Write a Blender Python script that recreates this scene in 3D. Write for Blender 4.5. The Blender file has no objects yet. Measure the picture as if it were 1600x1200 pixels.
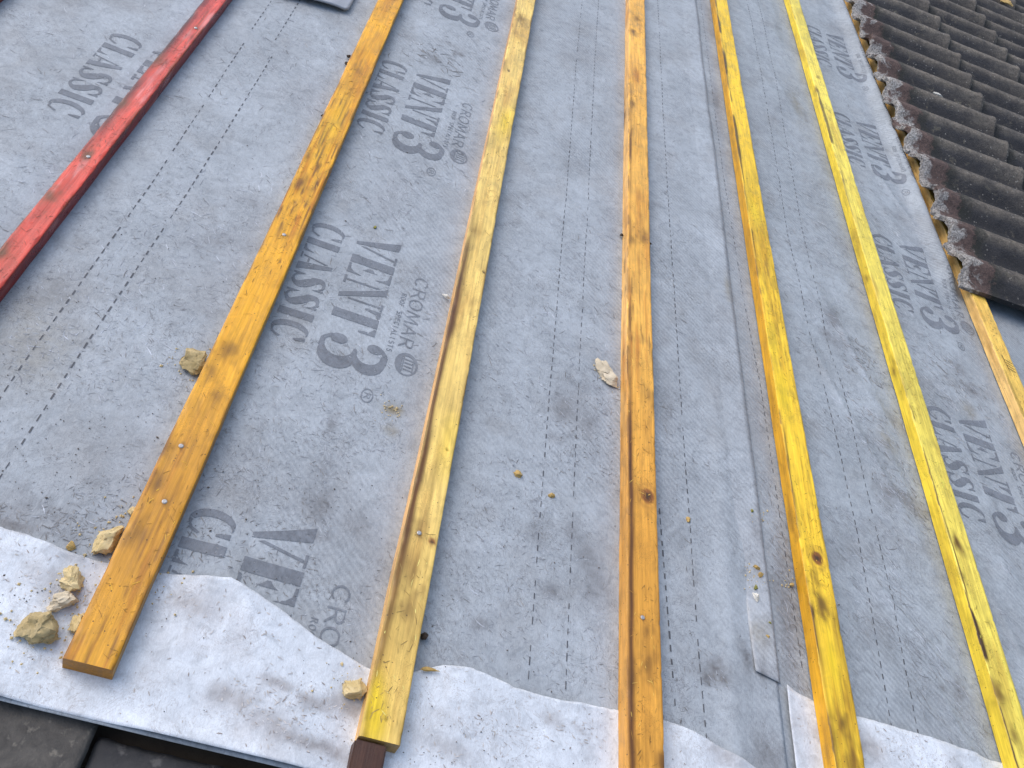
import bpy, math, random
import numpy as np
from mathutils import Matrix, Vector
random.seed(7)
RNG = np.random.default_rng(11)

# ------------------------------------------------------------------ camera, world, sun, exposure
scene = bpy.context.scene
PITCH = math.radians(28)
# roof frame: u = down the slope, v = along the battens (away from the camera), n = out of the roof
ROOF = Matrix(((math.cos(PITCH), 0, math.sin(PITCH), 0), (0, 1, 0, 0),
               (-math.sin(PITCH), 0, math.cos(PITCH), 5.0), (0, 0, 0, 1)))
F_PX, CAM_H = 1420.05, 1.08234
CR = np.array([[0.9296436683, 0.0926805735, 0.3566131816],
               [0.3139530479, -0.7058469400, -0.6349910086],
               [0.1928629921, 0.7022751658, -0.6852834871]])
cam_d = bpy.data.cameras.new('camera'); cam = bpy.data.objects.new('camera', cam_d)
scene.collection.objects.link(cam); scene.camera = cam
cam_d.sensor_width = 36; cam_d.lens = 36 * F_PX / 1600
cam_d.clip_start = 0.02; cam_d.clip_end = 500
X, Y, Z = CR[0], -CR[1], -CR[2]
cam.matrix_world = ROOF @ Matrix(((X[0], Y[0], Z[0], 0), (X[1], Y[1], Z[1], 0), (X[2], Y[2], Z[2], CAM_H), (0, 0, 0, 1)))

SUN_EL, SUN_AZ = math.radians(66), math.radians(-35)      # azimuth from +Y towards +X
world = bpy.data.worlds.new('World'); scene.world = world; world.use_nodes = True
wn = world.node_tree.nodes; wl = world.node_tree.links
sky = wn.new('ShaderNodeTexSky'); sky.sky_type = 'NISHITA'; sky.sun_disc = False
sky.sun_elevation = SUN_EL; sky.sun_rotation = SUN_AZ
sky.air_density = 1.0; sky.dust_density = 3.2; sky.ozone_density = 1.0
wl.new(sky.outputs[0], wn['Background'].inputs[0]); wn['Background'].inputs[1].default_value = 0.15
sl = bpy.data.lights.new('sun', 'SUN'); sl.energy = 0.95; sl.angle = math.radians(75); sl.color = (1, .985, .96)
sun = bpy.data.objects.new('sun', sl); scene.collection.objects.link(sun)
sd = Vector((math.sin(SUN_AZ) * math.cos(SUN_EL), math.cos(SUN_AZ) * math.cos(SUN_EL), math.sin(SUN_EL)))
sun.rotation_euler = sd.to_track_quat('Z', 'Y').to_euler(); sun.location = (0, 0, 9)
scene.view_settings.view_transform = 'Standard'; scene.view_settings.look = 'None'
scene.view_settings.exposure = 0.63; scene.view_settings.gamma = 1

# ------------------------------------------------------------------ helpers
COL = scene.collection
def at(x, y, z=0.0):
    """photograph pixel -> (u, v) on the roof plane at height z"""
    r = np.array([(x - 800) / F_PX, (y - 600) / F_PX, 1.0]) @ CR
    s = -(CAM_H - z) / r[2]
    return r[0] * s, r[1] * s

def tag(o, label=None, cat=None, group=None, kind=None):
    if label: o['label'] = label
    if cat: o['category'] = cat
    if group: o['group'] = group
    if kind: o['kind'] = kind
    return o

def place(o, u=0, v=0, n=0, rot=0, parent=None):
    """top-level: roof frame; child: parent's frame"""
    COL.objects.link(o)
    m = Matrix.Translation((u, v, n)) @ Matrix.Rotation(rot, 4, 'Z')
    if parent: o.parent = parent; o.matrix_local = m
    else: o.matrix_world = ROOF @ m
    return o

def empty(name, u=0, v=0, n=0, rot=0):
    o = bpy.data.objects.new(name, None); o.empty_display_size = .05
    return place(o, u, v, n, rot)

def mesh(name, verts, faces, mat, col=None, smooth=True, quads=None):
    me = bpy.data.meshes.new(name)
    verts = np.asarray(verts, dtype=np.float32)
    if quads is not None:
        quads = np.asarray(quads, dtype=np.int32)
        me.vertices.add(len(verts)); me.vertices.foreach_set('co', verts.ravel())
        me.loops.add(quads.size); me.loops.foreach_set('vertex_index', quads.ravel())
        me.polygons.add(len(quads)); me.polygons.foreach_set('loop_start', np.arange(0, quads.size, 4, dtype=np.int32))
        me.update(calc_edges=True); me.validate()
    else:
        me.from_pydata([tuple(map(float, v)) for v in verts], [], [tuple(map(int, f)) for f in faces])
    if col is not None:
        a = me.color_attributes.new('Col', 'FLOAT_COLOR', 'POINT')
        c = np.ones((len(verts), 4), dtype=np.float32); c[:, :3] = col
        a.data.foreach_set('color', c.ravel())
    if smooth: me.polygons.foreach_set('use_smooth', np.ones(len(me.polygons), dtype=bool))
    me.materials.append(mat); me.update()
    return bpy.data.objects.new(name, me)

def grid_quads(nu, nv, off=0):
    i = np.arange(nu * nv).reshape(nv, nu) + off
    return np.stack([i[:-1, :-1].ravel(), i[:-1, 1:].ravel(), i[1:, 1:].ravel(), i[1:, :-1].ravel()], 1)

_G = RNG.random((256, 256))
def vn(x, y):
    """smooth value noise 0..1"""
    x = np.asarray(x, float); y = np.asarray(y, float)
    xi = np.floor(x).astype(int); yi = np.floor(y).astype(int); fx = x - xi; fy = y - yi
    fx = fx * fx * (3 - 2 * fx); fy = fy * fy * (3 - 2 * fy)
    a = _G[xi & 255, yi & 255]; b = _G[(xi + 1) & 255, yi & 255]; c = _G[xi & 255, (yi + 1) & 255]; d = _G[(xi + 1) & 255, (yi + 1) & 255]
    return (a * (1 - fx) + b * fx) * (1 - fy) + (c * (1 - fx) + d * fx) * fy
def fbm(x, y, o=4):
    s = 0; w = .5; t = 0
    for k in range(o): s = s + w * vn(x * 2 ** k + 17 * k, y * 2 ** k + 31 * k); t += w; w *= .55
    return s / t
def sstep(a, b, x):
    t = np.clip((x - a) / (b - a), 0, 1); return t * t * (3 - 2 * t)

# ------------------------------------------------------------------ materials
def new_mat(name, rough=.7):
    m = bpy.data.materials.new(name); m.use_nodes = True
    nt = m.node_tree; b = nt.nodes['Principled BSDF']; b.inputs['Roughness'].default_value = rough
    return m, nt, b
class NT:
    def __init__(s, nt): s.nt = nt
    def n(s, t, **k):
        x = s.nt.nodes.new(t)
        for a, b in k.items():
            if a.startswith('i_'):
                key = a[2:]; x.inputs[int(key) if key.isdigit() else key].default_value = b
            else: setattr(x, a, b)
        return x
    def l(s, a, b): s.nt.links.new(a, b)
    def coord(s, scale=(1, 1, 1), rot=(0, 0, 0), rnd=False):
        c = s.n('ShaderNodeTexCoord'); m = s.n('ShaderNodeMapping'); m.inputs['Scale'].default_value = scale; m.inputs['Rotation'].default_value = rot
        s.l(c.outputs['Object'], m.inputs[0])
        if rnd:
            i = s.n('ShaderNodeObjectInfo'); q = s.n('ShaderNodeMath', operation='MULTIPLY', i_1=37.0); s.l(i.outputs['Random'], q.inputs[0])
            s.l(q.outputs[0], m.inputs['Location'])
        return m.outputs[0]
    def noise(s, vec, scale, detail=4, rough=.6, dist=0):
        x = s.n('ShaderNodeTexNoise'); x.inputs['Scale'].default_value = scale; x.inputs['Detail'].default_value = detail
        x.inputs['Roughness'].default_value = rough; x.inputs['Distortion'].default_value = dist; s.l(vec, x.inputs['Vector']); return x.outputs['Fac']
    def ramp(s, fac, stops):
        r = s.n('ShaderNodeValToRGB'); e = r.color_ramp.elements
        while len(e) < len(stops): e.new(.5)
        for k, (p, c) in enumerate(stops):
            e[k].position = p; e[k].color = (c, c, c, 1) if isinstance(c, (int, float)) else (*c, 1)
        s.l(fac, r.inputs[0]); return r.outputs[0]
    def math(s, op, a, b=None, clamp=False):
        x = s.n('ShaderNodeMath', operation=op, use_clamp=clamp)
        for k, v in enumerate((a, b)):
            if v is None: continue
            if isinstance(v, (int, float)): x.inputs[k].default_value = v
            else: s.l(v, x.inputs[k])
        return x.outputs[0]
    def mix(s, fac, a, b, mode='MIX'):
        x = s.n('ShaderNodeMix', data_type='RGBA', blend_type=mode)
        for k, v in ((0, fac), (6, a), (7, b)):
            if isinstance(v, (int, float)): x.inputs[k].default_value = v
            elif isinstance(v, tuple): x.inputs[k].default_value = (*v, 1)
            else: s.l(v, x.inputs[k])
        return x.outputs[2]
    def bump(s, h, strength, dist, bsdf, prev=None):
        x = s.n('ShaderNodeBump'); x.inputs['Strength'].default_value = strength; x.inputs['Distance'].default_value = dist
        s.l(h, x.inputs['Height'])
        if prev: s.l(prev, x.inputs['Normal'])
        s.l(x.outputs[0], bsdf.inputs['Normal']); return x.outputs[0]

def membrane_material(name, ink=None, white=False):
    m, nt, b = new_mat(name, .62 if not white else .5); T = NT(nt)
    b.inputs['Specular IOR Level'].default_value = .35
    if ink: base = ink
    else:
        a = T.n('ShaderNodeAttribute', attribute_name='Col'); base = a.outputs['Color']
    vec = T.coord()
    big = T.ramp(T.noise(vec, 7, 5, .6), [(.3, .84), (.7, 1.10)])
    mid = T.ramp(T.noise(vec, 48, 5, .72, .9), [(.34, .82), (.5, 1.0), (.68, 1.11)])
    fib = T.ramp(T.noise(T.coord((1, .35, 1), (0, 0, .8)), 300, 4, .75, 2.2), [(.3, .84), (.72, 1.13)])
    c = T.mix(1, T.mix(1, T.mix(1, base, big, 'MULTIPLY'), mid, 'MULTIPLY'), fib, 'MULTIPLY')
    # embossed diagonal bonding lines
    w = T.n('ShaderNodeTexWave', wave_type='BANDS', bands_direction='X', wave_profile='SIN')
    w.inputs['Scale'].default_value = 34; w.inputs['Distortion'].default_value = 3.2; w.inputs['Detail'].default_value = 1.5; w.inputs['Detail Scale'].default_value = 1.2
    T.l(T.coord((1, 1, 1), (0, 0, math.radians(-44))), w.inputs['Vector'])
    patch = T.ramp(T.noise(vec, 2.2, 2), [(.38, 0.0), (.6, 1.0)])
    sx = T.n('ShaderNodeSeparateXYZ'); T.l(vec, sx.inputs[0])
    patch = T.math('MULTIPLY', patch, T.ramp(T.math('ADD', sx.outputs[0], .5), [(.25, .25), (.6, 1.0)]))
    wl_ = T.math('MULTIPLY', w.outputs['Fac'], patch)
    if not white: c = T.mix(1, c, T.ramp(wl_, [(0, 1.02), (1, .87)]), 'MULTIPLY')
    # dark specks of grit and short scratches
    vo = T.n('ShaderNodeTexVoronoi', feature='F1'); vo.inputs['Scale'].default_value = 95; T.l(vec, vo.inputs['Vector'])
    dirt = T.noise(vec, 3.1, 5, .7)
    lim = T.ramp(dirt, [(.45, .0), (.72, .14)])
    sp = T.math('LESS_THAN', vo.outputs['Distance'], lim)
    sp = T.math('MULTIPLY', sp, T.math('GREATER_THAN', T.noise(vec, 31, 1), .5))
    c = T.mix(T.math('MULTIPLY', sp, .5 if not white else .3), c, (.09, .085, .08))
    sc = T.noise(T.coord((1, 1, 1), (0, 0, .5)), 22, 3, .6, 5.0)
    sc = T.ramp(sc, [(.484, 0.0), (.496, 1.0), (.504, 1.0), (.516, 0.0)])
    sc = T.math('MULTIPLY', sc, T.ramp(T.noise(vec, 9, 3), [(.44, 0.0), (.64, .62 if not white else .8)]))
    c = T.mix(sc, c, (.1, .09, .085) if not white else (.3, .27, .25))
    sc2 = T.noise(T.coord((1, .28, 1), (0, 0, -.9)), 60, 2, .6, 3.0)
    sc2 = T.math('MULTIPLY', T.ramp(sc2, [(.485, 0.0), (.5, 1.0), (.515, 0.0)]), T.ramp(T.noise(vec, 6.3, 3), [(.40, 0.0), (.62, .6)]))
    c = T.mix(sc2, c, (.13, .125, .12) if not white else (.42, .4, .38))
    sc3 = T.noise(T.coord((.5, 1, 1), (0, 0, .25)), 130, 3, .6, 4.0)
    sc3 = T.math('MULTIPLY', T.ramp(sc3, [(.47, 0.0), (.5, 1.0), (.53, 0.0)]), T.ramp(T.noise(vec, 17, 4), [(.42, 0.0), (.66, .5)]))
    c = T.mix(sc3, c, (.17, .17, .175) if not white else (.44, .42, .41))
    T.l(c, b.inputs['Base Color'])
    n1 = T.bump(T.noise(vec, 26, 5, .6, .4), .5 if not white else .3, .005, b)
    n2 = T.bump(T.noise(T.coord((1, .4, 1), (0, 0, .8)), 380, 3), .25, .0007, b, n1)
    if not white: T.bump(wl_, .3, .0006, b, n2)
    return m

def wood_material(name, rough=.42, wet=True):
    m, nt, b = new_mat(name, rough); T = NT(nt)
    a = T.n('ShaderNodeAttribute', attribute_name='Col'); base = a.outputs['Color']
    g = T.noise(T.coord((1, .035, 1), rnd=False), 260, 5, .65, .25)
    g2 = T.noise(T.coord((1, .06, 1)), 90, 3, .6, 1.2)
    c = T.mix(1, base, T.ramp(g, [(.3, .76), (.7, 1.12)]), 'MULTIPLY')
    c = T.mix(1, c, T.ramp(g2, [(.3, .84), (.7, 1.08)]), 'MULTIPLY')
    bl = T.noise(T.coord((1, .5, 1)), 38, 4, .6, .6)
    c = T.mix(1, c, T.ramp(bl, [(.28, .74), (.55, 1.03)]), 'MULTIPLY')
    sc = T.ramp(T.noise(T.coord((1, .5, 1), (0, 0, .4)), 75, 3, .6, 3.5), [(.486, 0.0), (.5, 1.0), (.514, 0.0)])
    sc = T.math('MULTIPLY', sc, T.ramp(T.noise(T.coord(), 14, 2), [(.5, 0.0), (.62, .7)]))
    c = T.mix(sc, c, (.16, .075, .015))
    vo = T.n('ShaderNodeTexVoronoi', feature='F1'); vo.inputs['Scale'].default_value = 130; T.l(T.coord(), vo.inputs['Vector'])
    sp = T.math('MULTIPLY', T.math('LESS_THAN', vo.outputs['Distance'], .14), T.math('GREATER_THAN', T.noise(T.coord(), 40, 1), .56))
    c = T.mix(T.math('MULTIPLY', sp, .75), c, (.06, .035, .015))
    T.l(c, b.inputs['Base Color'])
    b.inputs['Specular IOR Level'].default_value = .4
    T.l(T.ramp(bl, [(.3, rough - .12), (.7, rough + .14)]), b.inputs['Roughness'])
    n1 = T.bump(g, .35, .0012, b); T.bump(T.noise(T.coord((1, .3, 1)), 60, 3), .3, .002, b, n1)
    return m

def simple_material(name, c0, c1, rough=.85, scale=60, bump=.002, spots=None):
    m, nt, b = new_mat(name, rough); T = NT(nt); vec = T.coord(rnd=True)
    f = T.ramp(T.noise(vec, scale, 6, .65, .4), [(.32, 0.0), (.68, 1.0)])
    c = T.mix(f, c0, c1)
    if spots:
        s = T.ramp(T.noise(vec, scale * 1.7, 3, .6), [(.6, 0.0), (.7, 1.0)]); c = T.mix(s, c, spots)
    T.l(c, b.inputs['Base Color']); T.bump(T.noise(vec, scale * 2.4, 5), .6, bump, b)
    return m

M_MEM = membrane_material('grey_membrane')
M_WHITE = membrane_material('white_membrane', white=True)
M_WOOD = wood_material('treated_batten_wood', .46)
M_WET = wood_material('wet_red_batten_wood', .3)
M_NAIL = simple_material('galvanised_steel', (.30, .29, .28), (.55, .54, .52), .5, 200, .0003); M_NAIL.node_tree.nodes['Principled BSDF'].inputs['Metallic'].default_value = .5
M_MORTAR = simple_material('broken_mortar', (.46, .34, .14), (.66, .53, .29), .9, 55, .003, (.33, .25, .13))
M_MORTARG = simple_material('dirty_mortar', (.30, .225, .095), (.50, .39, .20), .9, 60, .003, (.16, .12, .06))
M_CRUMB = simple_material('mortar_crumb', (.38, .24, .07), (.55, .38, .14), .9, 120, .001)
M_TAN = simple_material('smooth_tan_mortar', (.48, .40, .27), (.66, .57, .42), .9, 60, .002)
M_PALE = simple_material('pale_lime_chip', (.62, .58, .48), (.78, .75, .66), .85, 90, .001)
M_GRIT = simple_material('grit', (.07, .06, .05), (.16, .14, .12), .95, 120, .001)
M_DARKBIT = simple_material('dark_dirt_clod', (.03, .024, .018), (.07, .05, .035), .95, 120, .001)
M_MOSS = simple_material('moss', (.16, .16, .03), (.3, .27, .07), .95, 150, .002)
M_SLATE = simple_material('grey_offcut', (.28, .30, .33), (.36, .38, .41), .6, 30, .001)
M_SLAB = simple_material('verge_slab_concrete', (.045, .042, .038), (.10, .092, .08), .88, 38, .004, (.16, .145, .12))
M_SLAB2 = simple_material('verge_slab_dark', (.032, .032, .034), (.062, .06, .058), .85, 30, .003, (.11, .105, .1))

def tile_material():
    m, nt, b = new_mat('weathered_concrete_tile', .78); T = NT(nt)
    tc = T.n('ShaderNodeTexCoord'); sx = T.n('ShaderNodeSeparateXYZ'); T.l(tc.outputs['Object'], sx.inputs[0])
    at_ = T.n('ShaderNodeAttribute', attribute_name='Col'); sc = T.n('ShaderNodeSeparateColor'); T.l(at_.outputs['Color'], sc.inputs[0])
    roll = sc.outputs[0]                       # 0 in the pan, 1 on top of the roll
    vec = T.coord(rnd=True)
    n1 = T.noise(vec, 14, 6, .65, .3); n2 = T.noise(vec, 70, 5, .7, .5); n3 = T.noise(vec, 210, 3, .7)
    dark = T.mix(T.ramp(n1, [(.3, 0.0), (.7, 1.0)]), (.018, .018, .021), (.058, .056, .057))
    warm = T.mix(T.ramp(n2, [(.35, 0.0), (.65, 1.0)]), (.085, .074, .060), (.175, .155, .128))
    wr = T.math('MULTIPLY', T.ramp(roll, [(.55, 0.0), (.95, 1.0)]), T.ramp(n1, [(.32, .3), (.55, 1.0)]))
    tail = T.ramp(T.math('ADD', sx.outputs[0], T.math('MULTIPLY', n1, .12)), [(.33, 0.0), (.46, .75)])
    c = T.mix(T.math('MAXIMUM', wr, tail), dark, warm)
    c = T.mix(T.ramp(roll, [(.03, .9), (.55, 0.0)]), c, (.010, .010, .012))  # occlusion shade between the rolls, painted into the pan colour
    # lichen rings and pale specks
    vo = T.n('ShaderNodeTexVoronoi', feature='F1'); vo.inputs['Scale'].default_value = 75; T.l(vec, vo.inputs['Vector'])
    sp = T.math('MULTIPLY', T.math('LESS_THAN', vo.outputs['Distance'], .2), T.math('GREATER_THAN', T.noise(vec, 24, 2), .55))
    c = T.mix(T.math('MULTIPLY', sp, .55), c, (.30, .29, .26))
    li = T.ramp(T.noise(vec, 28, 4, .7, .8), [(.58, 0.0), (.68, .6)])
    c = T.mix(li, c, (.15, .135, .10))
    # the strip at the head that the course above used to cover: clean brown concrete and pale mortar
    edge = T.math('ADD', sx.outputs[0], T.math('MULTIPLY', T.math('SUBTRACT', T.noise(vec, 42, 5, .7), .5), .085))
    brown = T.mix(T.ramp(n2, [(.3, 0.0), (.7, 1.0)]), (.055, .036, .031), (.13, .085, .072))
    mort = T.mix(T.ramp(n3, [(.3, 0.0), (.7, 1.0)]), (.12, .11, .10), (.42, .41, .39))
    mm = T.ramp(T.math('SUBTRACT', T.noise(vec, 17, 4, .6, .5), T.math('MULTIPLY', sx.outputs[0], 2.6)), [(.39, 0.0), (.46, 1.0)])
    hd = T.mix(mm, brown, mort)
    c = T.mix(T.ramp(edge, [(.084, 1.0), (.09, 0.0)]), c, hd)
    gr = T.ramp(edge, [(.074, 0.0), (.086, .95), (.100, .8), (.125, 0.0)])
    gr = T.math('MULTIPLY', gr, T.ramp(n1, [(.35, .3), (.55, 1.0)]))
    c = T.mix(gr, c, (.017, .018, .012))
    oi = T.n('ShaderNodeObjectInfo'); c = T.mix(1, c, T.ramp(oi.outputs['Random'], [(0, (.78, .78, .80)), (.5, (1.0, .97, .93)), (1, (1.2, 1.18, 1.14))]), 'MULTIPLY')
    c = T.mix(1, c, T.ramp(n3, [(.3, .6), (.7, 1.3)]), 'MULTIPLY')
    T.l(c, b.inputs['Base Color'])
    b1 = T.bump(n2, .8, .004, b); T.bump(n3, .9, .0025, b, b1)
    return m
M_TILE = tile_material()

# ------------------------------------------------------------------ the lie of the underlay
BAT = [-0.826, -0.4842, -0.1452, 0.1938, 0.5405, 0.8646, 1.2018, 1.530]
BW = [.038, .037, .0555, .051, .0545, .052, .0485, .047]
def H(u, v):
    u = np.asarray(u, float); v = np.asarray(v, float)
    d = np.full(np.broadcast(u, v).shape, 9.0)
    for c, w in zip(BAT, BW): d = np.minimum(d, np.abs(u - c) - w / 2)
    win = sstep(.0, .085, d)
    h = .0055 * win * (fbm(u * 3.1 + 9, v * 2.3 + 4, 3) - .35)
    # creases running diagonally across the sheets
    q = vn((u * .75 + v * .66) * 9, (u - v) * 1.7 + 40); h = h + .0042 * win * (1 - np.abs(2 * q - 1)) ** 4 * vn(u * 3 + 50, v * 3)
    right = sstep(.8, 1.1, u)
    q = vn((u * .95 + v * .3) * 17 + 60, (u - v) * 2 + 10); h = h + .0050 * right * win * (1 - np.abs(2 * q - 1)) ** 3 * sstep(.3, .7, vn(u * 4 + 5, v * 4 + 30))
    for (ax, ay), (bx, by), a_, wd in (((-.50, 1.93), (-.26, 1.86), .0022, .005), ((.79, .98), (.96, .80), .003, .007), ((1.06, 1.50), (1.19, 1.28), .003, .008), ((1.25, .98), (1.45, .80), .003, .008), ((1.0, .95), (1.19, .70), .003, .007), ((-.30, .93), (-.22, .86), .002, .005)):
        L = math.hypot(bx - ax, by - ay); t = ((u - ax) * (bx - ax) + (v - ay) * (by - ay)) / L; dd = ((u - ax) * (by - ay) - (v - ay) * (bx - ax)) / L
        h = h + a_ * np.exp(-(dd / wd) ** 2) * sstep(-.02, .03, t) * sstep(L + .02, L - .05, t) * win
    # sag between the two dashed lines right of the middle batten
    h = h + .004 * np.exp(-((u - .70 - .03 * (v - .7)) / .022) ** 2) * sstep(1.6, .8, v) * win
    # roll of slack sheet pushed up against the batten that carries the tiles
    h = h + .026 * np.exp(-((u - 1.470) / .026) ** 2) * sstep(1.90, 2.06, v)
    h = h - .0015
    return h

GREY = np.array([.362, .396, .422])
WHT = np.array([.64, .685, .725])
DIRT = np.array([.12, .112, .10])
# smudges: pixel x, y, half-width across, half-length along, strength, colour
SM = [(1280, 575, 0, 0, 0, 0)]
SM = [(500, 790, .020, .034, .5, 0), (487, 838, .009, .006, .75, 0), (510, 840, .008, .006, .7, 0), (520, 660, .006, .02, .45, 0), (560, 820, .03, .03, .25, 0),
      (380, 530, .03, .05, .30, 0), (350, 420, .05, .06, .22, 0), (60, 560, .05, .07, .25, 1), (30, 500, .06, .08, .22, 1), (330, 380, .03, .03, .3, 0),
      (615, 640, .017, .010, .85, 1), (612, 672, .010, .012, .6, 1), (880, 640, .022, .04, .35, 0), (920, 665, .015, .03, .4, 0), (870, 685, .018, .012, .4, 0),
      (890, 630, .05, .07, .2, 0), (840, 830, .02, .03, .3, 0), (895, 835, .014, .025, .4, 0), (862, 925, .013, .010, .65, 0), (930, 920, .03, .05, .3, 0), (920, 870, .02, .04, .35, 0),
      (1120, 1048, .013, .018, .75, 0), (1132, 1062, .009, .009, .7, 0), (1105, 1060, .010, .010, .6, 0), (1165, 1030, .01, .03, .6, 0), (1190, 1055, .008, .02, .5, 0),
      (1135, 450, .006, .05, .6, 1), (1260, 90, .02, .05, .35, 0), (1245, 160, .02, .10, .4, 1), (1260, 185, .008, .03, .55, 0), (1300, 500, .02, .04, .55, 0), (1310, 535, .03, .03, .45, 0),
      (1290, 520, .015, .02, .5, 0), (1420, 785, .012, .010, .8, 0), (1390, 770, .03, .02, .45, 0), (1440, 800, .03, .03, .4, 1), (1405, 770, .02, .01, .5, 0), (1400, 660, .03, .03, .3, 1),
      (1385, 690, .02, .04, .4, 1), (1520, 610, .02, .02, .6, 0), (1515, 640, .02, .03, .4, 1), (1500, 575, .02, .03, .45, 0), (1235, 870, .02, .10, .35, 0), (1225, 960, .02, .12, .45, 0),
      (1200, 1180, .03, .03, .5, 0), (1115, 480, .03, .05, .15, 0), (1110, 30, .02, .1, .3, 0), (1120, 160, .015, .15, .4, 0),
      (700, 70, .03, .01, .4, 0), (720, 88, .008, .010, .9, 0), (680, 95, .02, .012, .4, 0), (710, 85, .006, .014, .7, 0), (640, 60, .02, .02, .35, 0), (750, 975, .012, .010, .6, 0),
      (10, 820, .035, .008, .7, 0), (40, 800, .05, .03, .35, 0), (120, 840, .03, .03, .3, 0), (440, 90, .06, .08, .12, 0), (395, 315, .03, .015, .3, 0), (510, 730, .015, .02, .3, 0),
      (1500, 1080, .015, .02, .6, 0), (1475, 1075, .006, .006, .8, 0), (1370, 690, .05, .01, .3, 0), (1050, 600, .03, .1, .12, 0)]
SMW = [(430, 1070, .018, .010, .7, 1), (490, 1100, .022, .012, .75, 1), (540, 1105, .02, .016, .7, 0), (420, 1130, .03, .02, .45, 1), (470, 1160, .04, .010, .55, 1), (360, 1090, .03, .02, .5, 1),
       (520, 1175, .03, .012, .5, 1), (20, 830, .02, .006, .9, 0), (60, 900, .03, .02, .25, 1), (110, 870, .03, .02, .3, 0), (90, 930, .03, .03, .35, 1), (300, 950, .03, .02, .35, 1), (860, 1130, .01, .012, .6, 0),
       (905, 1145, .006, .006, .8, 0), (700, 1170, .03, .02, .3, 0), (1290, 1150, .03, .02, .4, 0), (1350, 1165, .04, .02, .35, 0), (1120, 1180, .03, .02, .4, 0)]
TINT = [np.array([.13, .125, .125]), np.array([.22, .18, .10]), np.array([.30, .285, .28])]
def stain(col, u, v, lst):
    for x, y, a, b, s, t in lst:
        cu, cv = at(x, y)
        du = (u - cu) / a; dv = (v - cv) / b
        near = np.abs(du) + np.abs(dv) < 5
        if not near.any(): continue
        r = np.sqrt(du[near] ** 2 + dv[near] ** 2) * (.55 + .95 * fbm(u[near] * 60 + cu * 91, v[near] * 60 + cv * 57, 3))
        k = np.minimum(.9, s * 1.25 * np.exp(-r ** 2 * 1.0) * (.45 + .75 * vn(u[near] * 190, v[near] * 190)))[:, None]
        col[near] = col[near] * (1 - k) + TINT[t] * k
    return col
def mem_col(u, v, base=GREY):
    c = np.ones((len(u), 3)) * base
    k = sstep(.5, .85, fbm(u * 5 + 3, v * 4 + 8, 4))[:, None] * .28
    c = c * (1 - k) + np.array([.25, .245, .245]) * k
    # brownish dust that gathers in the rougher patches
    k = (sstep(.52, .8, fbm(u * 14 + 33, v * 11 + 2, 4)) * .22)[:, None]
    c = c * (1 - k) + np.array([.21, .195, .175]) * k
    return c

def vrange(a, b, s0=.005, g=.0032):
    v = [a]
    while v[-1] < b: v.append(v[-1] + max(s0, s0 + g * (v[-1] - 1)))
    return np.array(v)

def sheet(name, U, V, z, mat, colf, parent=None, lift=None, thick=0.0008):
    uu, vv = np.meshgrid(U, V) if U.ndim == 1 else (U, V)
    zz = H(uu, vv) + z + (lift(uu, vv) if lift is not None else 0)
    P = np.stack([uu, vv, zz], -1).reshape(-1, 3)
    o = mesh(name, P, None, mat, colf(P[:, 0], P[:, 1]), quads=grid_quads(uu.shape[1], uu.shape[0]))
    s = o.modifiers.new('thickness', 'SOLIDIFY'); s.thickness = thick; s.offset = -1
    place(o, parent=parent); return o

def root(name, label, cat, group=None):
    o = empty(name); tag(o, label, cat, group); return o

# --- sheets of underlay -------------------------------------------------------
WU = np.array([-.9, -.306, -.269, -.229, -.183, -.116, -.031, .042, .098, .166, .195, .227, .262, .295, .359, .433, .513, .587, .640, .694, .74, .80])
WV = np.array([.60, .586, .585, .580, .581, .589, .602, .578, .557, .537, .538, .549, .566, .572, .559, .559, .569, .575, .560, .543, .525, .50])
WU2 = np.array([.787, .812, .837, .88, .921, 1.018, 1.158, 1.26, 1.6, 2.0]); WV2 = np.array([.680, .672, .668, .660, .662, .658, .652, .66, .64, .65])

upper = root('roofing_underlay', 'wide pale grey breathable roof underlay sheet printed with large dark lettering, left of the lap', 'underlay', 'sheets of roof underlay')
sA = sheet('sheet', np.arange(-1.5, .778, .0052), vrange(.395, 5.2), .0012, M_MEM, lambda u, v: stain(mem_col(u, v), u, v, SM), upper)
lower = root('roofing_underlay', 'grey breathable roof underlay sheet running under the brown tiles, right of the lap', 'underlay', 'sheets of roof underlay')
def colB(u, v):
    c = mem_col(u, v, GREY * np.array([.93, .94, .94])); k = (np.exp(-((u - .80) / .03) ** 2) * .12)[:, None]
    c = c * (1 - k) + np.array([.2, .195, .195]) * k
    return stain(c, u, v, SM)
sB = sheet('sheet', np.arange(.72, 2.05, .0055), vrange(.30, 5.2), -.0012, M_MEM, colB, lower)

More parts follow.
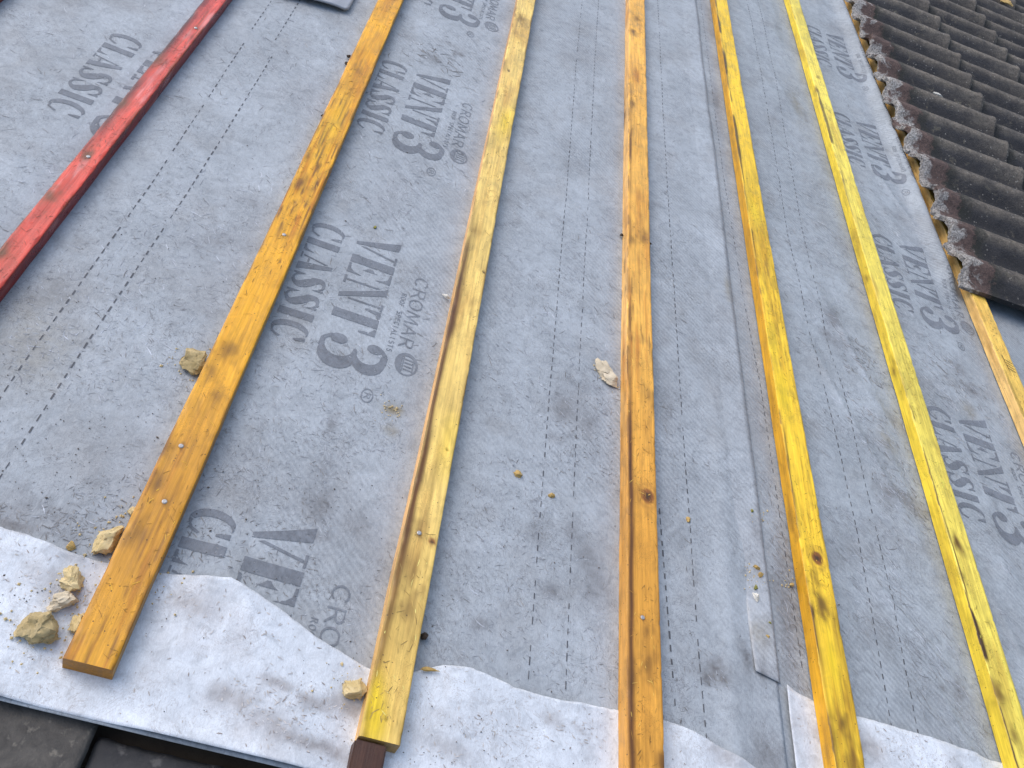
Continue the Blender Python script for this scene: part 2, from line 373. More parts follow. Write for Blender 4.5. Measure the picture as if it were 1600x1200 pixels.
def flap(name, WUx, WVx, u0, u1, vb, zoff, parent, seed):
    us = np.arange(u0, u1, .004)
    top = np.interp(us, WUx, WVx) + .004 * (vn(us * 24 + seed, us * 0) - .5) + .0022 * (fbm(us * 120 + seed, us * 0, 3) - .5)
    t = np.linspace(0, 1, 46)[:, None]
    vv = vb + (top[None, :] - vb) * t; uu = np.broadcast_to(us[None, :], vv.shape)
    def lift(u, v):
        d = np.full(u.shape, 9.0)
        for c, w in zip(BAT, BW): d = np.minimum(d, np.abs(u - c) - w / 2)
        w_ = sstep(0, .07, d); tt = np.broadcast_to(t, u.shape)
        return .0009 + w_ * (.0016 + .0085 * tt ** 3 * vn(u * 13 + seed, v * 0 + 9) + .004 * (fbm(u * 16, v * 16 + seed, 3) - .3)) + .004 * w_ * np.exp(-((v - vb) / .02) ** 2)
    def colf(u, v):
        c = np.ones((len(u), 3)) * WHT
        k = (sstep(.5, .8, fbm(u * 13 + seed, v * 13, 5)) * .42)[:, None]; c = c * (1 - k) + np.array([.40, .375, .36]) * k
        return stain(stain(c, u, v, [(x, y, a * 1.2, b, s * .6, 2) for x, y, a, b, s, t_ in SMW]), u, v, [(x + 8 * q, y + 5 * q, a * (.7 - .15 * abs(q)), b * .5, s * .55, 2) for q in (-2, -1, 0, 1, 2) for x, y, a, b, s, t_ in SMW])
    fo = sheet(name, uu, vv, zoff, M_WHITE, colf, parent, lift)
    # dirt strokes that follow the folded surface
    zg = np.array([v.co.z for v in fo.data.vertices]).reshape(uu.shape); rr = np.random.default_rng(int(seed) + 50)
    VV, QQ, CC = [], [], []
    cen = [at(x, y) for x, y in ((430, 1070), (480, 1100), (540, 1110), (440, 1130), (480, 1160), (380, 1090), (60, 900), (110, 930), (300, 950), (420, 990), (20, 835), (740, 1130), (900, 1150), (1290, 1150), (1400, 1170), (700, 1180))]
    for _ in range(950):
        c_ = cen[rr.integers(len(cen))]
        if rr.random() < .62: pu, pv = rr.normal(c_[0], .030), rr.normal(c_[1], .013)
        else: pu, pv = rr.uniform(max(u0, -.4), min(u1, 1.5)), rr.uniform(vb, .66)
        a = rr.normal(-.5, .9); L = rr.uniform(.0015, .007); W = rr.uniform(.0003, .0010); K = rr.normal(0, 40)
        pts = []
        for k in range(4): pts.append((pu, pv, a, W * math.sin(math.pi * (k + .4) / 3.8))); pu += math.cos(a) * L / 3; pv += math.sin(a) * L / 3; a += K * L / 3
        ok = all(us[0] < p[0] < us[-2] and vb + .004 < p[1] < np.interp(p[0], us, top) - .004 for p in pts) and all(min(abs(p[0] - c) - w / 2 for c, w in zip(BAT, BW)) > .001 for p in pts)
        if not ok: continue
        b = len(VV); cc = np.array(((.46, .45, .44), (.38, .355, .335), (.5, .5, .51), (.27, .24, .22), (.44, .41, .37), (.52, .49, .46))[rr.integers(6)]) * 1.12
        for x, y, an, w_ in pts:
            for sg in (-1, 1):
                qx, qy = x - sg * math.sin(an) * w_, y + sg * math.cos(an) * w_
                i = min(max(int((qx - us[0]) / (us[1] - us[0])), 0), len(us) - 2); fx = (qx - us[i]) / (us[1] - us[0])
                tp = np.interp(qx, us, top); tt = min(max((qy - vb) / (tp - vb), 0), .999) * 45; j = int(tt); fy = tt - j
                z_ = (zg[j, i] * (1 - fx) + zg[j, i + 1] * fx) * (1 - fy) + (zg[j + 1, i] * (1 - fx) + zg[j + 1, i + 1] * fx) * fy
                VV.append((qx, qy, z_ + .0004)); CC.append(cc)
        for k in range(3): QQ.append((b + 2 * k, b + 2 * k + 1, b + 2 * k + 3, b + 2 * k + 2))
    so = mesh('scuff_marks', np.array(VV), None, M_WHITE, np.array(CC), quads=np.array(QQ)[:, ::-1]); so['kind'] = 'stuff'; place(so, parent=parent)
    return fo
fA = flap('folded_end', WU, WV, -.9, .775, .398, .0014, upper, 3.0)
fB = flap('folded_end', WU2, WV2, .789, 2.0, .30, .0002, lower, 11.0)
fA['label'] = 'white underside of the upper sheet, folded back at the verge'
fB['label'] = 'white underside of the lower sheet, folded back at the verge'

# lap strip lying over the joint
sv = vrange(.688, 5.2, .006); su = np.linspace(0, 1, 9)
left = np.interp(sv, [.688, .75, .86, .92, .99, 1.2, 5.2], [.738, .737, .735, .728, .712, .700, .690])
right_ = np.interp(sv, [.684, 3.2, 5.2], [.7815, .7775, .7775]) + .0016 * (vn(sv * 11, sv * 0) - .5) + .003 * (vn(sv * 3.3 + 8, sv * 0) - .5)
uu = left[:, None] + (right_ - left)[:, None] * su[None, :]; vv = np.broadcast_to(sv[:, None], uu.shape) - (.008 * su[None, :]) * np.exp(-((sv[:, None] - .688) / .02) ** 2)
def strip_lift(u, v):
    k = np.broadcast_to(su[None, :], u.shape)
    near = np.exp(-np.clip(v - .69, 0, 9) / .12)
    return -.0035 * (1 - k) ** 3 * (1 - near) + .0006 + .0009 * k + near * .0035 * (1 - k) ** .5 * 1.0 + .0012 * sstep(.6, 1, k) * vn(v * 6, u * 0)
def strip_col(u, v):
    c = mem_col(u, v, GREY * 1.05)
    k = (sstep(1.15, .9, v) * .5)[:, None]; c = c * (1 - k) + np.array([.42, .435, .45]) * k
    return stain(c, u, v, [(1185, 990, .02, .03, .4, 1), (1180, 830, .012, .03, .5, 0)] + SM)
lap = sheet('lap_strip', uu, vv, .0014, M_MEM, strip_col, None, strip_lift, .0012)
tag(lap, 'long pale grey lap strip over the sheet joint, its cut end near the bottom', 'lap strip')

# ------------------------------------------------------------------ printed lettering
def rect(x0, y0, x1, y1): return lambda X, Y: (X >= x0) & (X <= x1) & (Y >= y0) & (Y <= y1)
def ell(cx, cy, rx, ry): return lambda X, Y: ((X - cx) / rx) ** 2 + ((Y - cy) / ry) ** 2 <= 1
def poly(*p):
    def f(X, Y):
        ins = np.zeros(X.shape, bool); n = len(p)
        for i in range(n):
            (x0, y0), (x1, y1) = p[i], p[(i + 1) % n]
            if y0 == y1: continue
            c = ((y0 > Y) != (y1 > Y)) & (X < (x1 - x0) * (Y - y0) / (y1 - y0) + x0); ins ^= c
        return ins
    return f
def brush(*p):
    P = np.array(p, float); n = len(P); out = []
    for i in range(n - 1):
        a, b, c, d = P[max(i - 1, 0)], P[i], P[i + 1], P[min(i + 2, n - 1)]
        for t in np.linspace(0, 1, 10, endpoint=False):
            out.append(.5 * (2 * b + (c - a) * t + (2 * a - 5 * b + 4 * c - d) * t * t + (3 * b - a - 3 * c + d) * t ** 3))
    out.append(P[-1])
    def f(X, Y):
        r = np.zeros(X.shape, bool)
        for x, y, w in out: r |= (X - x) ** 2 + (Y - y) ** 2 <= max(w, .004) ** 2
        return r
    return f
def U_(*f): return lambda X, Y: np.logical_or.reduce([g(X, Y) for g in f])
def cut(a, *b): return lambda X, Y: a(X, Y) & ~np.logical_or.reduce([g(X, Y) for g in b])
BIG = {
 'C': U_(cut(ell(.40, .5, .38, .52), ell(.52, .52, .27, .455), rect(.60, -.1, 1, 1.1), poly((.36, .0), (.40, .0), (.50, .2), (.46, .2))),
         poly((.60, .99), (.76, .99), (.76, .66), (.70, .68), (.62, .88)), poly((.62, .08), (.66, .02), (.80, .26), (.74, .32)), poly((.52, .04), (.60, .02), (.66, .10), (.6, .1))),
 'L': U_(rect(.08, 0, .38, 1), poly((.44, 0), (.78, 0), (.78, .36), (.70, .16), (.62, .07), (.44, .05))),
 'A': U_(poly((.30, 1), (.47, 1), (.84, 0), (.50, 0)), poly((.27, .88), (.31, .78), (.15, .08), (.09, .08)), rect(0, 0, .25, .05), poly((.24, .30), (.40, .30), (.42, .24), (.22, .24))),
 'S': U_(brush((.60, .86, .02), (.50, .95, .035), (.34, .955, .05), (.19, .84, .10), (.24, .66, .14)), brush((.36, .56, .15), (.50, .40, .155), (.58, .26, .13), (.52, .12, .07), (.38, .045, .04), (.2, .08, .03), (.12, .2, .02)),
         poly((.60, .99), (.70, .99), (.70, .66), (.62, .80)), poly((.04, 0), (.12, 0), (.15, .2), (.04, .36))),
 'I': U_(rect(.08, 0, .38, 1)),
 'V': U_(poly((-.02, 1), (.32, 1), (.56, 0), (.44, 0)), poly((.74, .94), (.81, .94), (.60, .12), (.555, .22)), rect(.62, .95, .92, 1)),
 'E': U_(rect(.08, 0, .40, 1), poly((.45, 1), (.84, 1), (.84, .64), (.76, .84), (.66, .93), (.45, .95)), poly((.45, 0), (.84, 0), (.84, .36), (.76, .16), (.66, .07), (.45, .05)), poly((.45, .53), (.54, .60), (.60, .68), (.60, .32), (.54, .40), (.45, .47))),
 'N': U_(poly((.02, 1), (.34, 1), (.88, 0), (.72, 0), (.12, .94)), poly((.12, .05), (.18, .05), (.18, .74), (.12, .84)), rect(0, 0, .30, .05), rect(.80, .22, .86, .95), rect(.70, .95, .96, 1)),
 'T': U_(rect(.30, 0, .62, 1), poly((0, 1), (.25, 1), (.25, .95), (.12, .88), (.06, .64), (0, .64)), poly((.67, 1), (.92, 1), (.92, .64), (.86, .64), (.80, .88), (.67, .95))),
 '3': U_(ell(.17, .80, .13, .12), brush((.14, .90, .035), (.28, .97, .04), (.46, .97, .06)), cut(U_(ell(.56, .745, .34, .255)), ell(.38, .73, .25, .185), rect(-.2, 0, .30, 1.2)),
         brush((.36, .52, .03), (.5, .53, .035), (.6, .54, .05)), cut(ell(.60, .27, .38, .285), ell(.38, .27, .27, .215), rect(-.2, -.2, .30, 1)), ell(.17, .24, .14, .13), brush((.12, .13, .035), (.28, .02, .04), (.48, .01, .05))),
}
def stroke(*lines, w=.07):
    fs = []
    for ln in lines:
        a = np.array(ln, float)
        def f(X, Y, a=a):
            r = np.zeros(X.shape, bool)
            for p, q in zip(a[:-1], a[1:]):
                d = q - p; t = np.clip(((X - p[0]) * d[0] + (Y - p[1]) * d[1]) / max(d @ d, 1e-9), 0, 1)
                r |= (X - p[0] - t * d[0]) ** 2 + (Y - p[1] - t * d[1]) ** 2 <= w * w
            return r
        fs.append(f)
    return U_(*fs)
def arc(cx, cy, rx, ry, a0, a1, n=14): return [(cx + rx * math.cos(math.radians(a)), cy + ry * math.sin(math.radians(a))) for a in np.linspace(a0, a1, n)]
def small(w):
    S = lambda *l: stroke(*l, w=w)
    return {'C': S(arc(.42, .5, .38, .48, 50, 310)), 'R': S([(.1, 0), (.1, 1), (.45, 1)], arc(.45, .75, .25, .25, 90, -90), [(.45, .5), (.1, .5)], [(.4, .5), (.78, 0)]),
     'O': S(arc(.45, .5, .4, .5, 0, 360, 24)), 'M': S([(.05, 0), (.14, 1), (.5, .15), (.86, 1), (.95, 0)]), 'A': S([(.02, 0), (.42, 1), (.82, 0)], [(.2, .36), (.64, .36)]),
     'F': S([(.1, 0), (.1, 1), (.65, 1)], [(.1, .53), (.55, .53)]), 'S': S(arc(.38, .75, .28, .25, 40, 250) + arc(.38, .26, .3, .26, 90, -140)),
     'P': S([(.1, 0), (.1, 1), (.45, 1)], arc(.45, .74, .25, .26, 90, -90), [(.45, .48), (.1, .48)]), 'E': S([(.65, 0), (.1, 0), (.1, 1), (.65, 1)], [(.1, .52), (.55, .52)]),
     'I': S([(.3, 0), (.3, 1)]), 'L': S([(.1, 1), (.1, 0), (.65, 0)]), 'T': S([(0, 1), (.75, 1)], [(.37, 1), (.37, 0)]), ' ': lambda X, Y: X > 99}

class Ink:
    """collects printed shapes; rows of narrow quads that follow the sheet"""
    def __init__(s): s.P = []
    def add(s, f, w, h, v0, u0, capu, capv, row=.0007, slant=0.0, drop=.0):
        """glyph box x 0..w, y 0..h; reading direction is -v, letter tops point +u"""
        ys = np.arange(-.02 * h, 1.02 * h, row / capu); N = max(40, int(w * capv / .00022)); xs = np.linspace(-.08, w + .05, N)
        XX, YY = np.meshgrid(xs, ys); m = f(XX, YY)
        if drop:
            uu = u0 + YY * capu; vv = v0 - XX * capv
            m &= fbm(uu * 260, vv * 260, 2) > drop
        dx = xs[1] - xs[0]; mx = max(2, int(.008 / (dx * capv)))
        for j, y in enumerate(ys):
            r = m[j]
            if not r.any(): continue
            e = np.flatnonzero(np.diff(np.concatenate([[0], r.astype(int), [0]])))
            for a, b in zip(e[::2], e[1::2]):
                k = a
                while k < b:
                    k2 = min(k + mx, b); x0 = xs[k] - dx / 2; x1 = xs[k2 - 1] + dx / 2
                    ua = u0 + y * capu; ub = ua + row
                    va = v0 - x0 * capv - slant * y * capv; vb = v0 - x1 * capv - slant * y * capv
                    s.P.append(((ua, va), (ub, va), (ub, vb), (ua, vb))); k = k2
    def quad(s, pts): s.P.append(tuple(pts))
    def build(s, name, parent, z, col, mat=None):
        P = np.array(s.P, float).reshape(-1, 2); n = len(P) // 4
        Z = H(P[:, 0], P[:, 1]) + z
        q = np.arange(n * 4).reshape(n, 4)[:, ::-1]
        c = np.ones((n * 4, 3)) * col
        c *= (.86 + .3 * fbm(P[:, 0] * 45, P[:, 1] * 45, 3))[:, None]
        o = mesh(name, np.column_stack([P, Z]), None, mat or M_MEM, c, quads=q); place(o, parent=parent); return o

def word(ink, text, font, v0, u0, capu, adv, capv, h=1.0, row=.0007, drop=0, slant=0, advs=None, us=None):
    v = v0
    for i, ch in enumerate(text):
        a = advs[i] if advs else adv
        ink.add(font[ch], 1.0, h, v, u0, capu, capv, row, slant, drop); v -= a
    return v

def logo_block(big, fine, v0, u0, s=1.0, row=.0007):
    """v0 = where CLASSIC / VENT start, u0 = baseline of CLASSIC"""
    cv = .0545
    word(big, 'CLASSIC', BIG, v0, u0, .0585, 0, cv, row=row, drop=.2, advs=[.0485, .0485, .051, .0455, .046, .030, .05])
    word(big, 'VENT', BIG, v0 + .012, u0 + .083, .080, 0, .068, row=row, drop=.2, advs=[.063, .066, .068, .066])
    big.add(BIG['3'], 1.0, 1.0, v0 - .262, u0 + .082, .110, .082, row, 0, .2)
    # registered mark
    rv = v0 - .362; ru = u0 + .168
    rm = small(.07)
    fine.add(U_(stroke(arc(.5, .5, .46, .46, 0, 360, 26), w=.045), lambda X, Y: small(.06)['R']((X - .3) / .5, (Y - .25) / .5)), 1, 1, rv, ru, .020, .030, row)
    # maker's name, its line of small capitals and the oval emblem
    cs = small(.055); w2 = small(.09)
    word(fine, 'CROMAR', cs, v0 - .060, u0 + .205, .024, 0, .031, row=min(row, .0008), advs=[.0315, .0295, .0335, .0360, .0320, .03])
    word(fine, 'ROOF SPECIALISTS', w2, v0 - .115, u0 + .188, .0085, .0098, .0085, row=.0012)
    em = U_(cut(ell(.5, .5, .5, .5), ell(.54, .5, .40, .42)), lambda X, Y: (Y < .36) & ell(.5, .5, .46, .46)(X, Y) & ~rect(.22, .30, .8, .5)(X, Y),
            *[rect(.26 + .15 * k, .40, .32 + .15 * k, .76) for k in range(4)], rect(.22, .78, .80, .82), rect(.22, .34, .80, .38))
    fine.add(em, 1, 1, v0 - .258, u0 + .206, .040, .052, row)

INKC = np.array([.178, .196, .220]); INKF = np.array([.205, .225, .250])
bigA, fineA, bigB, fineB = Ink(), Ink(), Ink(), Ink()
for k, v0 in enumerate((.700, 1.355, 2.010, 2.668)):
    logo_block(bigA, fineA, v0, -.1085, row=.0007 if v0 < 2 else .0011)
bigL, fineL = Ink(), Ink()
for v0 in (1.705, 2.36): logo_block(bigL, fineL, v0, -.6105, row=.0009)
for v0 in (1.475, 2.122, 2.795, 3.450):
    logo_block(bigB, fineB, v0, 1.257, row=.0009 if v0 < 2.5 else .0013)
def clip(ink, fn): ink.P = [q for q in ink.P if fn(q[0][0], q[0][1])]
clip(bigL, lambda u, v: u < -.475); bigA.P += bigL.P
clip(bigA, lambda u, v: v > np.interp(u, WU, WV) - .02); clip(fineA, lambda u, v: v > np.interp(u, WU, WV) - .02)

def dashes(ink, pts, v0, v1, wid=.0024, dl=.0118, pitch=.0205, fade=0):
    """pts: (v, u) control points"""
    vs = np.array([p[0] for p in pts]); us = np.array([p[1] for p in pts]); o = np.argsort(vs); vs, us = vs[o], us[o]
    v = v0
    while v < v1:
        if random.random() > fade:
            a, b = v, min(v + dl * random.uniform(.75, 1.1), v1); ua, ub = np.interp([a, b], vs, us); w = wid * random.uniform(.5, 1.1) / 2
            mid = (a + b) / 2; um = (ua + ub) / 2
            ink.quad(((ua - w, a), (ua + w, a), (um + w, mid), (um - w, mid))); ink.quad(((um - w, mid), (um + w, mid), (ub + w, b), (ub - w, b)))
        v += pitch
dA, dB = Ink(), Ink()
dashes(dA, [(.4, -.394), (.85, -.394), (1.3, -.386), (1.85, -.39), (5, -.39)], .64, 1.846, fade=.03)
dashes(dA, [(.4, -.343), (.93, -.336), (1.3, -.327), (1.83, -.325), (5, -.33)], .63, 1.828, fade=.03)
dashes(dA, [(.4, -.392), (5, -.392)], 1.905, 4.8); dashes(dA, [(.4, -.338), (5, -.338)], 1.900, 4.8)
dashes(dA, [(.4, .384), (.8, .377), (1.2, .374), (1.8, .371), (2.4, .366), (5, .37)], .58, 4.8, .0018, fade=.06)
dashes(dA, [(.4, .438), (.8, .432), (1.2, .427), (1.7, .425), (2.4, .42), (5, .42)], .58, 4.8, .0018, fade=.06)
dashes(dA, [(.4, .655), (.7, .644), (1.2, .637), (1.7, .633), (2.3, .628), (5, .63)], .56, 4.8, .0021, fade=.06)
dashes(dA, [(.4, .612), (.95, .585), (5, .575)], .60, .95, .0030, fade=.1)
dashes(dB, [(.4, .83), (1.34, .824), (1.6, .812), (2.1, .800), (5, .80)], .72, 4.8, .0018, fade=.15)
dashes(dB, [(.4, .975), (.71, .978), (.86, .987), (1.03, .991), (1.2, .988), (1.4, .984), (1.53, .976), (1.93, .970), (2.6, .99), (3.2, 1.0), (5, 1.0)], .66, 4.8, .0021, fade=.04)
dashes(dB, [(.4, 1.02), (.7, 1.027), (.9, 1.038), (1.15, 1.034), (1.41, 1.033), (1.56, 1.02), (2.0, 1.02), (2.9, 1.05), (5, 1.05)], .66, 4.8, .0021, fade=.04)
clip(dA, lambda u, v: v > np.interp(u, WU, WV) - .012)
DC = np.array([.085, .09, .10])
def prints(parent, z, *parts):
    P = np.concatenate([np.array(k.P, float).reshape(-1, 2) for k, c in parts]); C = np.concatenate([np.ones((len(k.P) * 4, 3)) * c for k, c in parts])
    C *= (.84 + .34 * fbm(P[:, 0] * 45, P[:, 1] * 45, 3))[:, None]
    o = mesh('printed_lettering', np.column_stack([P, H(P[:, 0], P[:, 1]) + z]), None, M_MEM, C, quads=np.arange(len(P)).reshape(-1, 4)[:, ::-1]); place(o, parent=parent)
prints(upper, .0018, (bigA, INKC), (fineA, INKF), (dA, DC)); prints(lower, -.0006, (bigB, INKC), (fineB, INKF), (dB, DC))

# ------------------------------------------------------------------ scuffs, fibres and foot marks on the sheets (uncountable)
def scuffs(parent, regions, z, seed, lim):
    rr = np.random.default_rng(seed); VV, QQ, CC = [], [], []
    for cu, cv, su_, sv_, n_, ang, spread, Lr, wr_, cols, alpha in regions:
        N = n_
        U0 = rr.normal(cu, su_, N); V0 = rr.normal(cv, sv_, N); keep = lim(U0, V0) & (vn(U0 * 9 + seed, V0 * 9) > .36)
        U0, V0 = U0[keep], V0[keep]; N = len(U0)
        A = rr.normal(ang, spread, N); L = rr.uniform(*Lr, N); W = rr.uniform(*wr_, N); K = rr.normal(0, 25, N); ns = 5
        c = np.array(cols)[rr.integers(0, len(cols), N)] * rr.uniform(.85, 1.12, (N, 1))
        pu, pv, a = U0.copy(), V0.copy(), A.copy(); rows = []
        for k in range(ns + 1):
            wk = W * math.sin(math.pi * (k + .4) / (ns + .8)); rows.append((pu - np.sin(a) * wk, pv + np.cos(a) * wk)); rows.append((pu + np.sin(a) * wk, pv - np.cos(a) * wk))
            pu = pu + np.cos(a) * L / ns; pv = pv + np.sin(a) * L / ns; a = a + K * L / ns
        RU = np.stack([r[0] for r in rows], 1); RV = np.stack([r[1] for r in rows], 1)
        b = sum(len(x) for x in VV); m = 2 * (ns + 1)
        VV.append(np.stack([RU.ravel(), RV.ravel()], 1)); CC.append(np.repeat(c, m, 0))
        i0 = b + np.arange(N)[:, None] * m
        for k in range(ns): QQ.append(np.concatenate([i0 + 2 * k, i0 + 2 * k + 1, i0 + 2 * k + 3, i0 + 2 * k + 2], 1))
    P = np.concatenate(VV); C = np.concatenate(CC); Q = np.concatenate(QQ)
    o = mesh('scuff_marks', np.column_stack([P, H(P[:, 0], P[:, 1]) + (z(P[:, 0], P[:, 1]) if callable(z) else z)]), None, M_MEM, C, quads=Q)
    o['kind'] = 'stuff'; place(o, parent=parent); return o
def free(U, V):
    d = np.full(U.shape, 9.0)
    for c, w in zip(BAT, BW): d = np.minimum(d, np.abs(U - c) - w / 2)
    return d > .002
GD = [(.26, .27, .29), (.30, .315, .34), (.32, .34, .37), (.19, .19, .19), (.28, .275, .265)]
GL = [(.46, .495, .54), (.43, .46, .50), (.50, .53, .57)]
TH, TW_ = (.0022, .010), (.0002, .0005)
scuffs(upper, [(-.3, .85, .25, .25, 3600, -.5, .9, TH, TW_, GD, 1), (-.3, .85, .25, .3, 2600, -.6, .9, TH, TW_, GL, 1), (.1, .85, .25, .25, 2600, -.6, .9, TH, TW_, GD, 1), (.1, .9, .3, .3, 2200, -.6, .9, TH, TW_, GL, 1),
    (.5, .85, .2, .3, 2400, -.7, .8, TH, TW_, GD, 1), (.5, .9, .2, .3, 2000, -.7, .8, TH, TW_, GL, 1), (.0, 1.7, .5, .5, 2600, -.7, .7, (.005, .022), (.0003, .0009), GD, 1), (.0, 1.7, .5, .5, 2600, -.7, .6, (.005, .022), (.0003, .001), GL, 1),
    (-.25, .62, .15, .04, 600, -.6, 1.1, TH, (.0003, .0009), GD[3:], 1), (0, 2.1, .06, .05, 60, -.5, .8, (.01, .03), (.0006, .0016), GD[3:], 1), (.1, .72, .05, .06, 160, -1, .8, TH, (.0003, .0009), GD[3:], 1), (.7, .6, .04, .05, 140, -1, .9, TH, (.0004, .001), GD[3:], 1),
    (.45, 1.05, .05, .07, 120, -.8, .9, TH, (.0003, .0009), GD[3:], 1)],
    .0016, 3, lambda U, V: free(U, V) & (V > np.interp(U, WU, WV) + .012) & (U < .69) & (U > -1.1))
scuffs(lower, [(1.1, 1.0, .2, .3, 2300, -.75, .35, (.006, .024), (.0002, .0005), GD, 1), (1.1, 1.1, .2, .35, 2600, -.75, .3, (.006, .026), (.0002, .0006), GL, 1), (1.2, 2.0, .2, .6, 1900, -.75, .35, (.006, .03), (.0003, .001), GD, 1),
    (1.2, 2.0, .2, .6, 2200, -.75, .3, (.006, .03), (.0003, .001), GL, 1), (1.1, 1.5, .05, .10, 220, -.9, .5, (.006, .02), (.0005, .0014), GD[3:], 1), (1.15, 1.17, .05, .04, 160, -.7, .6, (.004, .016), (.0004, .0012), GD[3:], 1),
    (.82, .85, .02, .15, 260, -1.1, .4, (.004, .02), (.0004, .001), GD[3:], 1), (1.38, 1.6, .05, .08, 140, -.8, .5, (.004, .02), (.0004, .0014), GD[3:], 1)],
    -.0009, 4, lambda U, V: free(U, V) & (U > .79) & (U < 1.7) & (V > np.interp(U, WU2, WV2) + .012) & ~((V > 1.85) & (U > 1.44)))
WD = [(.42, .40, .39), (.33, .30, .28), (.5, .49, .49), (.22, .19, .17), (.40, .36, .32)]

